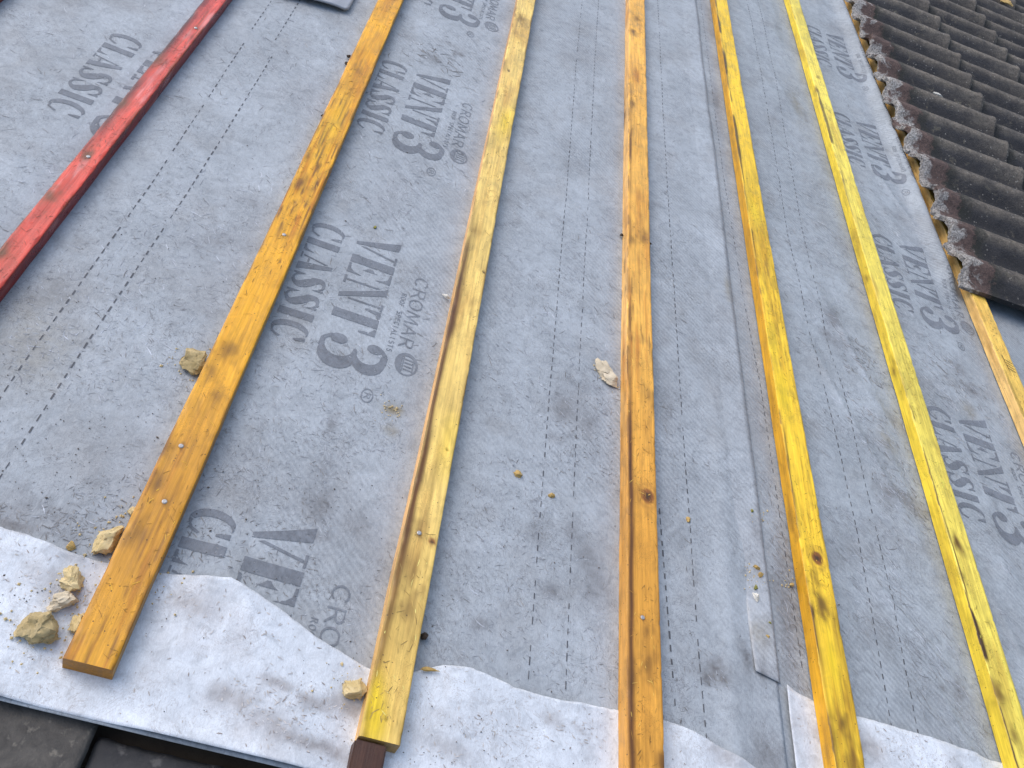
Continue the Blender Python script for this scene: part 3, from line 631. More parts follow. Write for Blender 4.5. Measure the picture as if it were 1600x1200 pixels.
# ------------------------------------------------------------------ battens
class Feat: pass
def batten(name, i, v0, v1, label, group, base, side, feats=(), nails=(), mat=None, t=.0266, centre=None, seed=0, right_side=None, stainf=None, n=0.0, marks=(), scr=330, grime=1.0):
    """feats: (kind, u-offset from centre, v, size, strength)"""
    w = BW[i]; c0 = BAT[i]
    rt = empty(name, c0, (v0 if v0 > 0 else 0) + .0, n); ov = rt.matrix_world
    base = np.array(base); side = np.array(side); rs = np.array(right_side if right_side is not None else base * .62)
    vs = vrange(v0, v1, .0045, .004); top_n = 19; sd_n = 5
    ch = .0016
    # section from lower left, up, across, down
    sec = [(-w / 2, z) for z in np.linspace(0, t - ch, sd_n)] + [(-w / 2 + ch * .35, t - ch * .35)]
    sec += [(x, t) for x in np.linspace(-w / 2 + ch, w / 2 - ch, top_n)] + [(w / 2 - ch * .35, t - ch * .35)]
    sec += [(w / 2, z) for z in np.linspace(t - ch, 0, sd_n)]
    sec = np.array(sec); m = len(sec)
    V, S = np.meshgrid(vs, np.arange(m), indexing='ij'); X_ = sec[:, 0][S].copy(); Z_ = sec[:, 1][S].copy()
    bow = np.interp(vs, *centre) - c0 if centre else np.zeros(len(vs))
    # chipped arrises and sawn unevenness
    istop = (S >= sd_n) & (S <= sd_n + top_n + 1)
    lat = (fbm(V * 9 + seed, S * 0 + seed * 3, 4) - .5) * .0018
    X_ += np.where(X_ < 0, lat, -lat * .9)
    chip = sstep(.74, .86, vn(V * 75 + seed * 7, (X_ > 0) * 9.0 + seed)) * .0014
    edge = (S >= sd_n - 1) & (S <= sd_n + 1) | (S >= sd_n + top_n) & (S <= sd_n + top_n + 2)
    Z_ -= np.where(edge, chip, 0)
    Z_ += np.where(istop, (fbm(X_ * 60 + seed, V * 7, 3) - .5) * .0010, 0)
    Xw = X_ + bow[:, None]
    P = np.stack([Xw, V - max(v0, 0), Z_], -1).reshape(-1, 3)
    # colour
    C = np.ones(V.shape + (3,)) * base
    X0 = X_; X_ = X_ + np.where(istop, 0, (Z_ - t) * np.sign(X_) * -1.3)
    big = fbm(X_ * 14 + seed * 5, V * 5 + seed, 4)
    C *= (.80 + .40 * big)[..., None]
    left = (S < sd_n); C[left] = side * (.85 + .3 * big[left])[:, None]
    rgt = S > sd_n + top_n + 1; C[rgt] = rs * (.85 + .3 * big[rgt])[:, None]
    br = np.array([.20, .085, .018]); dk = np.array([.045, .024, .010])
    k = (sstep(.54, .78, fbm(X_ * 26 + seed * 9, V * 5 + 3 * seed, 5)) * .6)[..., None]; C = C * (1 - k) + (base * np.array([.55, .42, .35])) * k
    gate = sstep(.46, .64, fbm(X_ * 9 + seed * 2, V * 2.1 + 5 * seed, 3))
    k = (sstep(.52, .70, fbm(X_ * 230 + seed, V * 7 + seed, 4)) * (.25 + .75 * gate) * .55 * grime)[..., None]; C = C * (1 - k) + (base * np.array([.62, .42, .30])) * k
    k = (sstep(.60, .74, fbm(X_ * 300 + seed * 5, V * 13 + seed, 3)) * gate * .6 * grime)[..., None]; C = C * (1 - k) + br * .8 * k
    # sooty, scuffed patches and blackened arrises
    k = (sstep(.61, .72, fbm(X_ * 24 + seed * 3, V * 3.0 + 7 * seed, 4)) * (.35 + .65 * sstep(.4, .6, fbm(X_ * 260, V * 30 + seed, 3))) * .6 * min(1.3, grime))[..., None]; C = C * (1 - k) + br * .5 * k
    k = ((np.exp(-((np.abs(X0) - w / 2) / .0022) ** 2) * istop) * sstep(.5, .62, fbm(V * 13 + seed, (X0 > 0) * 5.0, 3)) * .8)[..., None]; C = C * (1 - k) + br * .5 * k
    if stainf is not None: C = stainf(C, X_, V, S, w)
    fl = list(feats)
    for x, y in nails:
        u, v = at(x, y, t + n); fl.append(('dent', u - c0, v, .0058, .6))
    for kd, fu, fv, sz, st in fl:
        dx = X_ - fu; dv = V - fv
        if kd == 'knot':
            r = np.sqrt((dx / sz) ** 2 + (dv / (sz * 1.25)) ** 2); a = np.arctan2(dv, dx)
            k = (sstep(1.15, .8, r) * st)[..., None]; C = C * (1 - k) + np.array([.27, .085, .022]) * (.8 + .3 * np.sin(r * 16)[..., None]) * k
            k = (sstep(.55, .3, r) * st)[..., None]; C = C * (1 - k) + dk * 1.6 * k
            k = (np.exp(-((r - 1.5) / .3) ** 2) * .35 * istop)[..., None]; C = C * (1 - k) + br * 1.4 * k
        elif kd == 'smudge':
            r = np.sqrt((dx / sz) ** 2 + (dv / (sz * 2)) ** 2) * (.5 + vn(X_ * 130 + 9, V * 90))
            k = (np.exp(-r ** 2) * st)[..., None]; C = C * (1 - k) + br * .6 * k
        elif kd == 'yellow':
            r = np.sqrt((dx / sz) ** 2 + (dv / (sz * 4)) ** 2) * (.6 + .7 * vn(X_ * 50, V * 20 + 5))
            k = (np.exp(-r ** 2) * st)[..., None]; C = C * (1 - k) + np.array([.86, .60, .02]) * k
        elif kd == 'dent':
            r = np.sqrt((dx / sz) ** 2 + (dv / (sz * 1.5)) ** 2) * (.7 + .6 * vn(X_ * 300, V * 200)); k = (sstep(1, .5, r) * st)[..., None]; C = C * (1 - k) + br * .6 * k
        elif kd == 'pit':
            r = np.sqrt((dx / sz) ** 2 + (dv / sz) ** 2); k = (sstep(1, .5, r) * st)[..., None]; C = C * (1 - k) + dk * k
            Z2 = sstep(1, .3, r) * .002; P[:, 2] -= (Z2 * istop).ravel()
    q = grid_quads(m, len(vs))[:, ::-1]
    # end caps
    P = P.tolist(); Cc = C.reshape(-1, 3).tolist(); q = q.tolist()
    for e, off in ((0, 0), (1, (len(vs) - 1) * m)):
        b = len(P)
        for k in range(m): P.append(P[off + k]); Cc.append(list(base * np.array([.55, .45, .5])))
        for k in range(m // 2 - 0):
            a0, a1, b1, b0 = b + k, b + k + 1, b + m - 2 - k, b + m - 1 - k
            if a1 >= b1: break
            q.append([a0, a1, b1, b0] if e == 0 else [b0, b1, a1, a0])
    rr = np.random.default_rng(seed + 100)
    nm = int(scr * (min(v1, 3.2) - v0))
    for _ in range(nm):
        mv = rr.uniform(v0 + .01, min(v1, 3.3)); mx_ = rr.uniform(-w * .45, w * .45)
        if vn(mv * 6 + seed, mx_ * 25 + seed) < .42: continue
        Lm = rr.uniform(.002, .014); an = rr.normal(0, .55) if rr.random() < .55 else rr.uniform(-1.5, 1.5); cv = rr.normal(0, 14)
        n_s = 4; wd = rr.uniform(.0002, .00065); pts = []; a_ = an; px_, pv_ = mx_, mv
        for k in range(n_s + 1):
            pts.append((px_, pv_, a_)); px_ += math.sin(a_) * Lm / n_s; pv_ += math.cos(a_) * Lm / n_s; a_ += cv * Lm / n_s
        if max(abs(p[0]) for p in pts) > w * .46: continue
        base_m = base * .42 + np.array([.05, .02, .004]); r_ = rr.random()
        cm = base_m * rr.uniform(.6, 1.4) if r_ < .85 else np.minimum(base * 1.12 + .02, .9)
        b = len(P)
        bo = np.interp(pts[0][1], vs, bow)
        for k, (qx, qv, qa) in enumerate(pts):
            wk = wd * math.sin(math.pi * (k + .35) / (n_s + .7)); ox, ov_ = math.cos(qa) * wk, -math.sin(qa) * wk
            zt = t + (float(fbm(qx * 60 + seed, qv * 7, 3)) - .5) * .0010 + .00035
            for sg in (-1, 1): P.append([qx + sg * ox + bo, qv + sg * ov_ - max(v0, 0), zt]); Cc.append(list(cm))
        for k in range(n_s): q.append([b + 2 * k, b + 2 * k + 1, b + 2 * k + 3, b + 2 * k + 2])
    for mq in marks:
        b = len(P)
        for pu, pv in mq: P.append([pu, pv, t + .0006]); Cc.append([.10, .055, .02])
        q.append([b, b + 3, b + 2, b + 1])
    o = mesh('bar', np.array(P), None, mat or M_WOOD, np.array(Cc), quads=np.array(q)); place(o, parent=rt)
    o.name = 'wooden_bar'
    for x, y in nails:
        u, v = at(x, y, t + n); add_nail(rt, u - c0, v - max(v0, 0), t)
    tag(rt, label, 'batten', group); return rt
def add_nail(parent, u, v, z, r=.0034):
    P = []; F = []; n = 12
    for k in range(n): a = 2 * math.pi * k / n; P.append((r * math.cos(a), r * math.sin(a), 0))
    for k in range(n): a = 2 * math.pi * k / n; P.append((r * math.cos(a), r * math.sin(a), .0011))
    for k in range(n): a = 2 * math.pi * k / n; P.append((r * .7 * math.cos(a), r * .7 * math.sin(a), .0017))
    for k in range(n):
        j = (k + 1) % n; F.append((k, j, n + j, n + k)); F.append((n + k, n + j, 2 * n + j, 2 * n + k))
    F.append(tuple(range(2 * n, 3 * n)))
    o = mesh('nail', P, F, M_NAIL, smooth=False); place(o, u, v, z - .0003, parent=parent)

G_Y = 'yellow treated roofing battens'
def lef(x): return x
def dark_groove(width=.006, st=.85, pos=-1, off=.006, seed=0, col=(.11, .045, .012), v0=-9, v1=9):
    def f(C, X, V, S, w):
        c = pos * (w / 2 - off); g = .5 + .9 * fbm(V * 6 + seed, V * 0 + seed, 3)
        k = np.exp(-((X - c - .004 * (fbm(V * 9, V * 0 + 5, 3) - .5)) / (width * g)) ** 2) * st * sstep(.32, .6, fbm(V * 4 + seed * 3, X * 18 + seed, 3)) * sstep(v0, v0 + .2, V) * sstep(v1, v1 - .2, V)
        inner = (S >= 5); k = (k * inner)[..., None]
        return C * (1 - k) + np.array(col) * k
    return f
def crack(off=.004, seed=0, st=1.0, v0=-9, v1=9):
    def f(C, X, V, S, w):
        c = -(w / 2 - off); line = c + .003 * (fbm(V * 12 + seed, V * 0, 3) - .5)
        th = .0012 + .0036 * sstep(.55, .85, vn(V * 7 + seed, V * 0 + 3))
        k = sstep(th * 1.6, th * .6, np.abs(X - line)) * st * sstep(.2, .34, vn(V * 9 + seed * 2, V * 0 + 1)) * (S >= 5)
        k = (k * sstep(v0, v0 + .1, V) * sstep(v1, v1 - .1, V))[..., None]
        return C * (1 - k) + np.array([.06, .028, .008]) * k
    return f
def chain(*fs):
    def f(C, X, V, S, w):
        for g in fs: C = g(C, X, V, S, w)
        return C
    return f
def ends(v0, v1, col, st=.6, seed=0):
    def f(C, X, V, S, w):
        k = (sstep(v0, v0 + .3, V) * sstep(v1, v1 - .3, V) * st * (.4 + .8 * fbm(X * 12 + seed, V * 3 + seed, 3)))[..., None]
        return C * (1 - k) + np.array(col) * k
    return f
def off(i, x, y):
    u, v = at(x, y, .0266); return u - BAT[i], v

RED = (.78, .095, .058)
batten('roofing_batten', 0, .9, 4.8, 'red-stained wooden batten just showing at the top left corner of the photo', 'red treated roofing battens', RED, (.2, .03, .022), mat=M_WET, seed=21, right_side=(.24, .02, .014))
batten('roofing_batten', 1, .55, 4.8, 'wet red-stained wooden batten crossing the left side', 'red treated roofing battens', RED, (.2, .03, .022), mat=M_WET, seed=4,
       right_side=(.26, .018, .012), centre=([.9, 1.2, 2, 5], [-.4868, -.4850, -.4820, -.4820]), nails=[(138, 245), (306, 44)],
       feats=[('smudge', -.010, 1.15, .012, .85), ('smudge', -.012, 1.0, .012, .9), ('smudge', -.006, 1.28, .010, .9), ('smudge', -.012, 1.45, .010, .7), ('smudge', -.010, 1.62, .012, .7), ('pit', -.003, 1.33, .0035, .9)],
       stainf=lambda C, X, V, S, w: (lambda k, k2: (C * (1 - k) + np.array([.06, .024, .018]) * k) * (1 - k2) + np.array([.95, .42, .38]) * k2)((np.exp(-((X + w / 2) / .0125) ** 2) * .95 * (S >= 5) * sstep(.28, .55, fbm(V * 5, X * 20, 3)))[..., None], (sstep(.55, .75, fbm(X * 90 + 4, V * 12, 4)) * .4 * (S >= 5))[..., None]))
b1f = [('smudge', *off(1 + 1, 355, 545), .013, .7), ('smudge', *off(2, 330, 580), .008, .6), ('smudge', *off(2, 470, 285), .012, .75), ('smudge', *off(2, 480, 245), .010, .5), ('smudge', *off(2, 245, 755), .010, .7),
       ('smudge', *off(2, 255, 700), .007, .7), ('smudge', *off(2, 215, 830), .012, .5), ('smudge', *off(2, 560, 110), .009, .6), ('pit', *off(2, 459, 316), .0045, .8), ('pit', *off(2, 437, 407), .004, .8),
       ('smudge', *off(2, 340, 620), .008, .5), ('yellow', *off(2, 520, 200), .022, .3)]
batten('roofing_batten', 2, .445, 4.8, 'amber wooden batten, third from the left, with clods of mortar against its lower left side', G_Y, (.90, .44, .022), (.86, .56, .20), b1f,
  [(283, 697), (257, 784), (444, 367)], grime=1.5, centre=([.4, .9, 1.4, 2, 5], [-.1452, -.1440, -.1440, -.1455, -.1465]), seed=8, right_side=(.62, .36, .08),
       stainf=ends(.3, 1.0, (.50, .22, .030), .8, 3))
b2f = [('knot', *off(3, 675, 846), .0050, .9), ('pit', *off(3, 698, 702), .003, .9), ('pit', *off(3, 756, 424), .0045, .95), ('pit', *off(3, 795, 110), .004, .9), ('pit', *off(3, 604, 1125), .0035, .9), ('smudge', *off(3, 815, 30), .014, .75),
       ('smudge', *off(3, 800, 10), .012, .7), ('smudge', *off(3, 745, 360), .012, .55), ('yellow', *off(3, 790, 190), .016, .7), ('yellow', *off(3, 585, 1090), .009, .95), ('yellow', *off(3, 590, 1120), .010, .9), ('smudge', *off(3, 640, 950), .014, .6),
       ('smudge', *off(3, 640, 885), .014, .5), ('smudge', *off(3, 655, 820), .008, .5), ('smudge', *off(3, 700, 510), .009, .5), ('yellow', *off(3, 700, 690), .015, .4)]
batten('roofing_batten', 3, .441, 4.8, 'pale yellow wooden batten with a dark stained left edge, sawn off square above brown timber', G_Y, (.97, .68, .19), (.93, .54, .20), b2f, [(655, 833)], grime=.4,
       centre=([.4, .66, 1.0, 1.6, 5], [.1936, .1938, .1948, .1935, .1925]), seed=13, right_side=(.8, .55, .2), stainf=chain(dark_groove(.0065, 1.0, -1, .006, 2, (.11, .042, .012), -9, 1.6), dark_groove(.0045, .95, -1, .0045, 12, (.13, .05, .012), -9, 1.35), ends(.3, .8, (.68, .42, .08), .5, 4)))
b3f = [('knot', *off(4, 1012, 775), .0125, .9), ('smudge', *off(4, 990, 50), .010, .9), ('smudge', *off(4, 996, 30), .010, .8), ('smudge', *off(4, 990, 163), .008, .85), ('smudge', *off(4, 1006, 372), .010, .75), ('smudge', *off(4, 990, 376), .006, .5),
       ('smudge', *off(4, 1012, 1040), .012, .6), ('smudge', *off(4, 985, 1050), .010, .5), ('smudge', *off(4, 1015, 620), .010, .5), ('smudge', *off(4, 1010, 985), .006, .6), ('smudge', *off(4, 1035, 1195), .010, .9)]
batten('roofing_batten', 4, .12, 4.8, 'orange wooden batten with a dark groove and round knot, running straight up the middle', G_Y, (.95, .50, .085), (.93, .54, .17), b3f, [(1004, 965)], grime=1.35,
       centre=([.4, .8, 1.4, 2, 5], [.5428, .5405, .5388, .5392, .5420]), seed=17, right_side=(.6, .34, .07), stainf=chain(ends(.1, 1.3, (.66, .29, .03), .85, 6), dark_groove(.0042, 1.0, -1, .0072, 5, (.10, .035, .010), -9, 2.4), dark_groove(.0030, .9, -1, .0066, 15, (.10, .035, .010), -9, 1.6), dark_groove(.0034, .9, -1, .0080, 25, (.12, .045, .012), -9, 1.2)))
b4f = [('knot', *off(5, 1277, 872), .0115, .95), ('yellow', *off(5, 1180, 330), .014, .8), ('yellow', *off(5, 1225, 620), .014, .9), ('yellow', *off(5, 1300, 1030), .012, .9), ('yellow', *off(5, 1210, 540), .012, .7), ('smudge', *off(5, 1283, 940), .009, .8),
       ('smudge', *off(5, 1275, 905), .008, .6), ('smudge', *off(5, 1315, 1130), .010, .8), ('smudge', *off(5, 1330, 1190), .012, .7), ('smudge', *off(5, 1300, 860), .009, .4), ('smudge', *off(5, 1285, 960), .008, .8)]
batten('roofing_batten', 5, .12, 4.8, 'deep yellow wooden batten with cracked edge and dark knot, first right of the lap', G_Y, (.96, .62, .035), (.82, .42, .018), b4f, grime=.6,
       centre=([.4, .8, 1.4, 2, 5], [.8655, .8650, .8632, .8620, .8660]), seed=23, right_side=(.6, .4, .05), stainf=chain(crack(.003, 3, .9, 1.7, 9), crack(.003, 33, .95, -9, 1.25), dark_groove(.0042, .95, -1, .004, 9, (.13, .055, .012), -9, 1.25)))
b5f = [('smudge', *off(6, 1275, 140), .010, .9), ('smudge', *off(6, 1278, 120), .006, .8), ('smudge', *off(6, 1350, 425), .007, .7), ('smudge', *off(6, 1393, 570), .009, .8), ('smudge', *off(6, 1500, 855), .010, .8), ('smudge', *off(6, 1495, 845), .006, .9),
       ('smudge', *off(6, 1562, 1085), .010, .8), ('smudge', *off(6, 1585, 1150), .009, .7), ('smudge', *off(6, 1505, 900), .008, .5)]
batten('roofing_batten', 6, .12, 4.8, 'bright lemon yellow wooden batten with a long black crack, second right of the lap', G_Y, (.97, .78, .12), (.93, .68, .05), b5f, grime=.35,
       centre=([.4, .8, 1.4, 2, 3, 5], [1.2025, 1.2018, 1.2015, 1.1995, 1.2030, 1.205]), seed=29, right_side=(.7, .5, .06), stainf=chain(crack(.0026, 8, 1, -9, 1.45), crack(.005, 5, .8, 2.2, 2.9)))
# grading marks printed on the emerging batten
mk = Ink()
bu = BAT[7]
def bmark(u0, v0, u1, v1, w=.0013):
    d = np.array([u1 - u0, v1 - v0]); L = np.hypot(*d); nrm = np.array([-d[1], d[0]]) / L * w / 2
    a = np.array([u0, v0]); b = np.array([u1, v1]); mk.P.append((tuple(a - nrm), tuple(b - nrm), tuple(b + nrm), tuple(a + nrm)))
for k in range(4): bmark(.000, .815 - k * .010 , .020, .808 - k * .010, .0022)
bmark(-.004, .83, .001, .77, .002)
for k in range(9):
    uu_ = -.006 + random.uniform(0, .018); v_ = .985 - k * .012; bmark(uu_, v_, uu_ + random.uniform(.003, .007), v_ - random.uniform(-.003, .006), .0011)
b6 = batten('roofing_batten', 7, .9, 5.4, 'honey coloured wooden batten coming out from under the lowest corner of the tiling', G_Y, (.95, .62, .12), (.90, .58, .20),
            [('pit', *off(7, 1575, 625), .003, .9), ('smudge', *off(7, 1520, 470), .008, .3)], centre=([.9, 1.4, 1.6, 1.95, 5], [1.540, 1.536, 1.534, 1.532, 1.530]), seed=31, stainf=crack(.004, 11, .5, -9, 1.7), marks=mk.P)
for u_ in (1.872, 2.215, 2.56):
    BAT.append(u_); BW.append(.046)
    batten('roofing_batten', len(BAT) - 1, 1.96, 5.4, 'wooden batten hidden under the tiles', 'battens hidden under the tiles', (.7, .45, .1), (.6, .36, .09), seed=int(u_ * 10), n=-.002, scr=0)
BAT = BAT[:8]; BW = BW[:8]

# brown timber below the sawn end
def box_obj(name, u0, u1, v0, v1, z0, z1, mat, col=None, bev=.002, parent=None, origin=None):
    nu, nv = max(2, int((u1 - u0) / .006)), max(2, int((v1 - v0) / .006))
    import bmesh
    bm = bmesh.new(); bmesh.ops.create_cube(bm, size=1)
    for x in bm.verts: x.co = Vector(((u0 + u1) / 2 + x.co.x * (u1 - u0), (v0 + v1) / 2 + x.co.y * (v1 - v0), (z0 + z1) / 2 + x.co.z * (z1 - z0)))
    bmesh.ops.bevel(bm, geom=bm.edges[:], offset=bev, segments=2, affect='EDGES')
    bmesh.ops.subdivide_edges(bm, edges=[e for e in bm.edges if e.calc_length() > .02], cuts=10, use_grid_fill=True)
    rnd = random.Random(hash(name) & 255)
    for x in bm.verts:
        x.co.z += (float(vn(x.co.x * 30 + 5, x.co.y * 30)) - .5) * bev * .8; x.co.x += (float(vn(x.co.y * 40 + 5, x.co.z * 30)) - .5) * bev * .8
    o0 = Vector(origin or ((u0 + u1) / 2, (v0 + v1) / 2, z0))
    for x in bm.verts: x.co -= o0
    me = bpy.data.meshes.new(name); bm.to_mesh(me); bm.free(); me.materials.append(mat)
    if col is not None:
        a = me.color_attributes.new('Col', 'FLOAT_COLOR', 'POINT'); c = np.ones((len(me.vertices), 4), np.float32); c[:, :3] = col; a.data.foreach_set('color', c.ravel())
    o = bpy.data.objects.new(name, me); place(o, *o0, parent=parent); return o
bt = box_obj('timber_strip', .1655, .2045, .10, .4385, .0015, .0235, M_WOOD, np.array([.075, .032, .018]))
tag(bt, 'dark brown stained timber strip butting against the sawn end of the pale yellow batten', 'timber')

# ------------------------------------------------------------------ dark verge slabs
def slab(u0, u1, v0, v1, z, mat, label, seed):
    nu, nv = 90, 60; us = np.linspace(u0, u1, nu); vs = np.linspace(v0, v1, nv); uu, vv = np.meshgrid(us, vs)
    uu = uu.copy(); vv = vv.copy()
    er = .006 * (fbm(us * 30 + seed, us * 0, 4) - .5); vv += (er[None, :]) * ((vv - v0) / (v1 - v0))
    er = .004 * (fbm(vs * 30 + seed, vs * 0 + 9, 4) - .5); uu += er[:, None] * np.where(uu > (u0 + u1) / 2, 1, -1)
    zz = z + .003 * (fbm(uu * 18 + seed, vv * 18, 4) - .5)
    ed = np.minimum(np.minimum(uu - uu.min(1, keepdims=True), uu.max(1, keepdims=True) - uu), np.minimum(vv - v0, vv.max(0, keepdims=True) - vv))
    zz -= .004 * np.exp(-(ed / .003) ** 2)
    o0 = np.array([(u0 + u1) / 2, (v0 + v1) / 2, z - .014])
    P = np.stack([uu, vv, zz], -1).reshape(-1, 3) - o0
    o = mesh('verge_slab', P, None, mat, quads=grid_quads(nu, nv)); s = o.modifiers.new('t', 'SOLIDIFY'); s.thickness = .014; s.offset = -1
    place(o, *o0); tag(o, label, 'slab', 'dark concrete verge slabs'); return o
slab(-.60, -.1135, .02, .418, -.012, M_SLAB, 'brownish dark concrete slab in the bottom left corner, outermost at the verge', 1)
slab(-.110, .30, .0, .3915, -.024, M_SLAB2, 'blacker concrete slab beside the corner slab, under the white folded end', 2)
wb = box_obj('wall_head', -1.4, 2.2, -.25, 2.4, -.32, -.055, M_SLAB, bev=.01, origin=(.4, .1, -.32)) if False else None
deck = box_obj('roof_deck', -1.5, 2.3, .36, 5.3, -.12, -.045, simple_material('dark_deck_boards', (.05, .035, .022), (.09, .065, .04), .9, 20, .002), bev=.004)
tag(deck, 'dark boarding under the underlay', 'roof deck', kind='structure')

# ------------------------------------------------------------------ roof tiles
TW, TL, TT = .3355, .432, .0125
def tile_mesh(sd=0):
    nx, ny = 44, 73
    xs = np.concatenate([np.linspace(0, .012, 4), np.linspace(.02, TL - .02, nx - 8), np.linspace(TL - .012, TL, 4)]); ys = np.linspace(0, TW + .016, ny)
    XX, YY = np.meshgrid(xs, ys)
    ph = (YY / (TW / 2)) % 1.0
    prof = np.where(YY > TW, 0, .5 - .5 * np.cos(2 * np.pi * ph)) ** 1.35
    prof = np.clip(prof * 1.04, 0, 1)
    h = .036 * prof
    tilt = .0155 * XX / TL
    ph0 = 31.7 * sd
    ends_ = np.exp(-XX / .05) + np.exp(-(TL - XX) / .02)
    rag = (fbm(YY * 55 + ph0, YY * 0 + sd, 3) - .5)
    XX = XX + rag * (.030 * np.exp(-XX / .01) + .012 * np.exp(-(TL - XX) / .008)) * ((YY > .004) & (YY < TW))
    nose = .0035 * sstep(TL - .03, TL - .008, XX) - .006 * sstep(TL - .006, TL, XX)
    wav = .0018 * (fbm(XX * 25 + ph0, YY * 25, 3) - .5) + .0090 * np.exp(-XX / .035) * (fbm(XX * 70 + ph0, YY * 70, 4) - .5) + .0022 * (fbm(XX * 140 + ph0, YY * 140, 2) - .5) * (.3 + ends_)
    top = h + tilt + TT + nose + wav - .004 * sstep(.010, 0, XX)
    bot = h * (.86) + tilt
    i = np.arange(ny * len(xs)).reshape(ny, len(xs)); N = i.size
    ve = np.concatenate([np.stack([XX, YY, top], -1).reshape(-1, 3), np.stack([XX, YY, bot], -1).reshape(-1, 3)])
    q = [grid_quads(len(xs), ny), grid_quads(len(xs), ny, N)[:, ::-1]]
    def side(e): e = np.asarray(e); return np.stack([e[:-1], e[:-1] + N, e[1:] + N, e[1:]], 1)
    q += [side(i[0, :]), side(i[-1, ::-1]), side(i[::-1, 0]), side(i[:, -1])]
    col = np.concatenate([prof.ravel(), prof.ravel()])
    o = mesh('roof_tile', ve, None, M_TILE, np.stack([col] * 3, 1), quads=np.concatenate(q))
    me = o.data; bpy.data.objects.remove(o)
    try: me.set_sharp_from_angle(angle=math.radians(50))
    except Exception: pass
    return me
TMS = [tile_mesh(k) for k in range(4)]
def ordn(k): return ['nearest', 'second', 'third', 'fourth', 'fifth', 'sixth', 'seventh', 'eighth', 'ninth', 'tenth', 'eleventh'][k]
def seen(u, v):
    for du in (.02, TL / 2, TL):
        for dv in (.02, TW / 2, TW):
            c = CR @ np.array([u + du, v + dv, .04 - CAM_H]); x, y = 800 + F_PX * c[0] / c[2], 600 + F_PX * c[1] / c[2]
            if 0 < x < 1600 and 0 < y < 1200: return True
    return False
CN = ['first course, along the bare underlay', 'second course from the bare underlay', 'third course from the bare underlay', 'fourth course from the bare underlay', 'fifth course']
for c in range(5):
    u = 1.474 + .344 * c; z = .0275
    k = 0
    for j in range(11):
        v = 1.958 + j * TW
        vis = seen(u, v)
        if not vis and (c > 3 or v > 5.4): continue
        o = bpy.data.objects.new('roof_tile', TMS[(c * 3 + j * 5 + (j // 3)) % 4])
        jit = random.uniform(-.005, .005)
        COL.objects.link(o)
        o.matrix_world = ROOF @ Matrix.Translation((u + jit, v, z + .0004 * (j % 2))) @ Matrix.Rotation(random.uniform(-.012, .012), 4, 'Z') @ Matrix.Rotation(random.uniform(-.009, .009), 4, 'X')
        if vis:
            tag(o, f'weathered dark concrete roof tile with two rolls, {ordn(k)} one seen from the near end of the {CN[c]}', 'roof tile', 'weathered concrete roof tiles'); k += 1
        else: tag(o, 'weathered dark concrete roof tile lying beyond the edge of the photo', 'roof tile', 'weathered concrete roof tiles')

# ------------------------------------------------------------------ mortar lumps, crumbs, chips
import bmesh
def stone(x, y, sz, mat, label, cat='mortar lump', name='mortar_lump', zb=0.0, seed=0, rot=0, group=None, cuts=5, du=0, dv=0):
    u, v = at(x, y, zb + sz[2] * .4); u += du; v += dv
    bm = bmesh.new(); bmesh.ops.create_icosphere(bm, subdivisions=4, radius=1)
    r = random.Random(seed * 13 + 5)
    planes = [(Vector((r.uniform(-1, 1), r.uniform(-1, 1), r.uniform(-.3, 1))).normalized(), r.uniform(.45, .8)) for _ in range(cuts + 4)]
    for p in bm.verts:
        c = p.co.normalized()
        for n_, d_ in planes:
            t = c.dot(n_)
            if t > d_: c = c - n_ * (t - d_)
        k = 1 + .75 * (float(fbm(c.x * 1.9 + seed * 3, c.y * 1.9 + c.z * 1.7, 4)) - .5) + .16 * (float(vn(c.x * 9 + seed, c.y * 9 + c.z * 8)) - .5)
        c = c * k
        p.co = Vector((c.x * sz[0], c.y * sz[1], max(c.z, -.55) * sz[2] + .5 * sz[2]))
    me = bpy.data.meshes.new(name); bm.to_mesh(me); bm.free(); me.materials.append(mat)
    for p in me.polygons: p.use_smooth = True
    try: me.set_sharp_from_angle(angle=math.radians(28))
    except Exception: pass
    o = bpy.data.objects.new(name, me); place(o, u, v, zb, rot); tag(o, label, cat, group); return o
GM = 'broken mortar lumps on the underlay'
stone(299, 562, (.021, .026, .015), M_MORTARG, 'greyish lump of old mortar leaning on the left side of the amber batten, halfway up', seed=1, rot=.4, group=GM, zb=.001)
stone(170, 842, (.016, .025, .013), M_MORTAR, 'cream wedge of mortar against the amber batten, just above the white fold', seed=2, rot=-.5, group=GM, zb=.001)
stone(205, 799, (.006, .008, .007), M_MORTAR, 'small rounded mortar lump against the amber batten, above the cream wedge', seed=3, group=GM, zb=.001)
stone(112, 853, (.006, .006, .004), M_CRUMB, 'small brown crumb of mortar at the edge of the white fold, left side', seed=4, group=GM, zb=.001)
stone(114, 908, (.015, .019, .013), M_MORTAR, 'brown and cream mortar lump with a horn on the white fold, above the large block', seed=5, rot=.8, group=GM, zb=.004)
stone(100, 938, (.023, .013, .011), M_TAN, 'smooth pale elongated mortar piece between the horned lump and the large block', seed=6, rot=.5, group=GM, zb=.004)
stone(62, 976, (.025, .021, .019), M_MORTARG, 'largest block of brown mortar, on the white fold near the dark corner slab', seed=9, rot=.2, group=GM, zb=.004)
stone(122, 975, (.010, .016, .010), M_MORTAR, 'flat tan mortar piece to the right of the largest block', seed=8, group=GM, zb=.004)
stone(557, 1078, (.016, .017, .012), M_MORTAR, 'yellowish wedge of mortar against the left side of the sawn-off pale batten', seed=10, rot=.5, group=GM, zb=.004)
stone(944, 576, (.016, .024, .007), M_TAN, 'beige flake of mortar leaning on the left side of the middle batten', seed=12, rot=.35, group=GM, zb=.002)
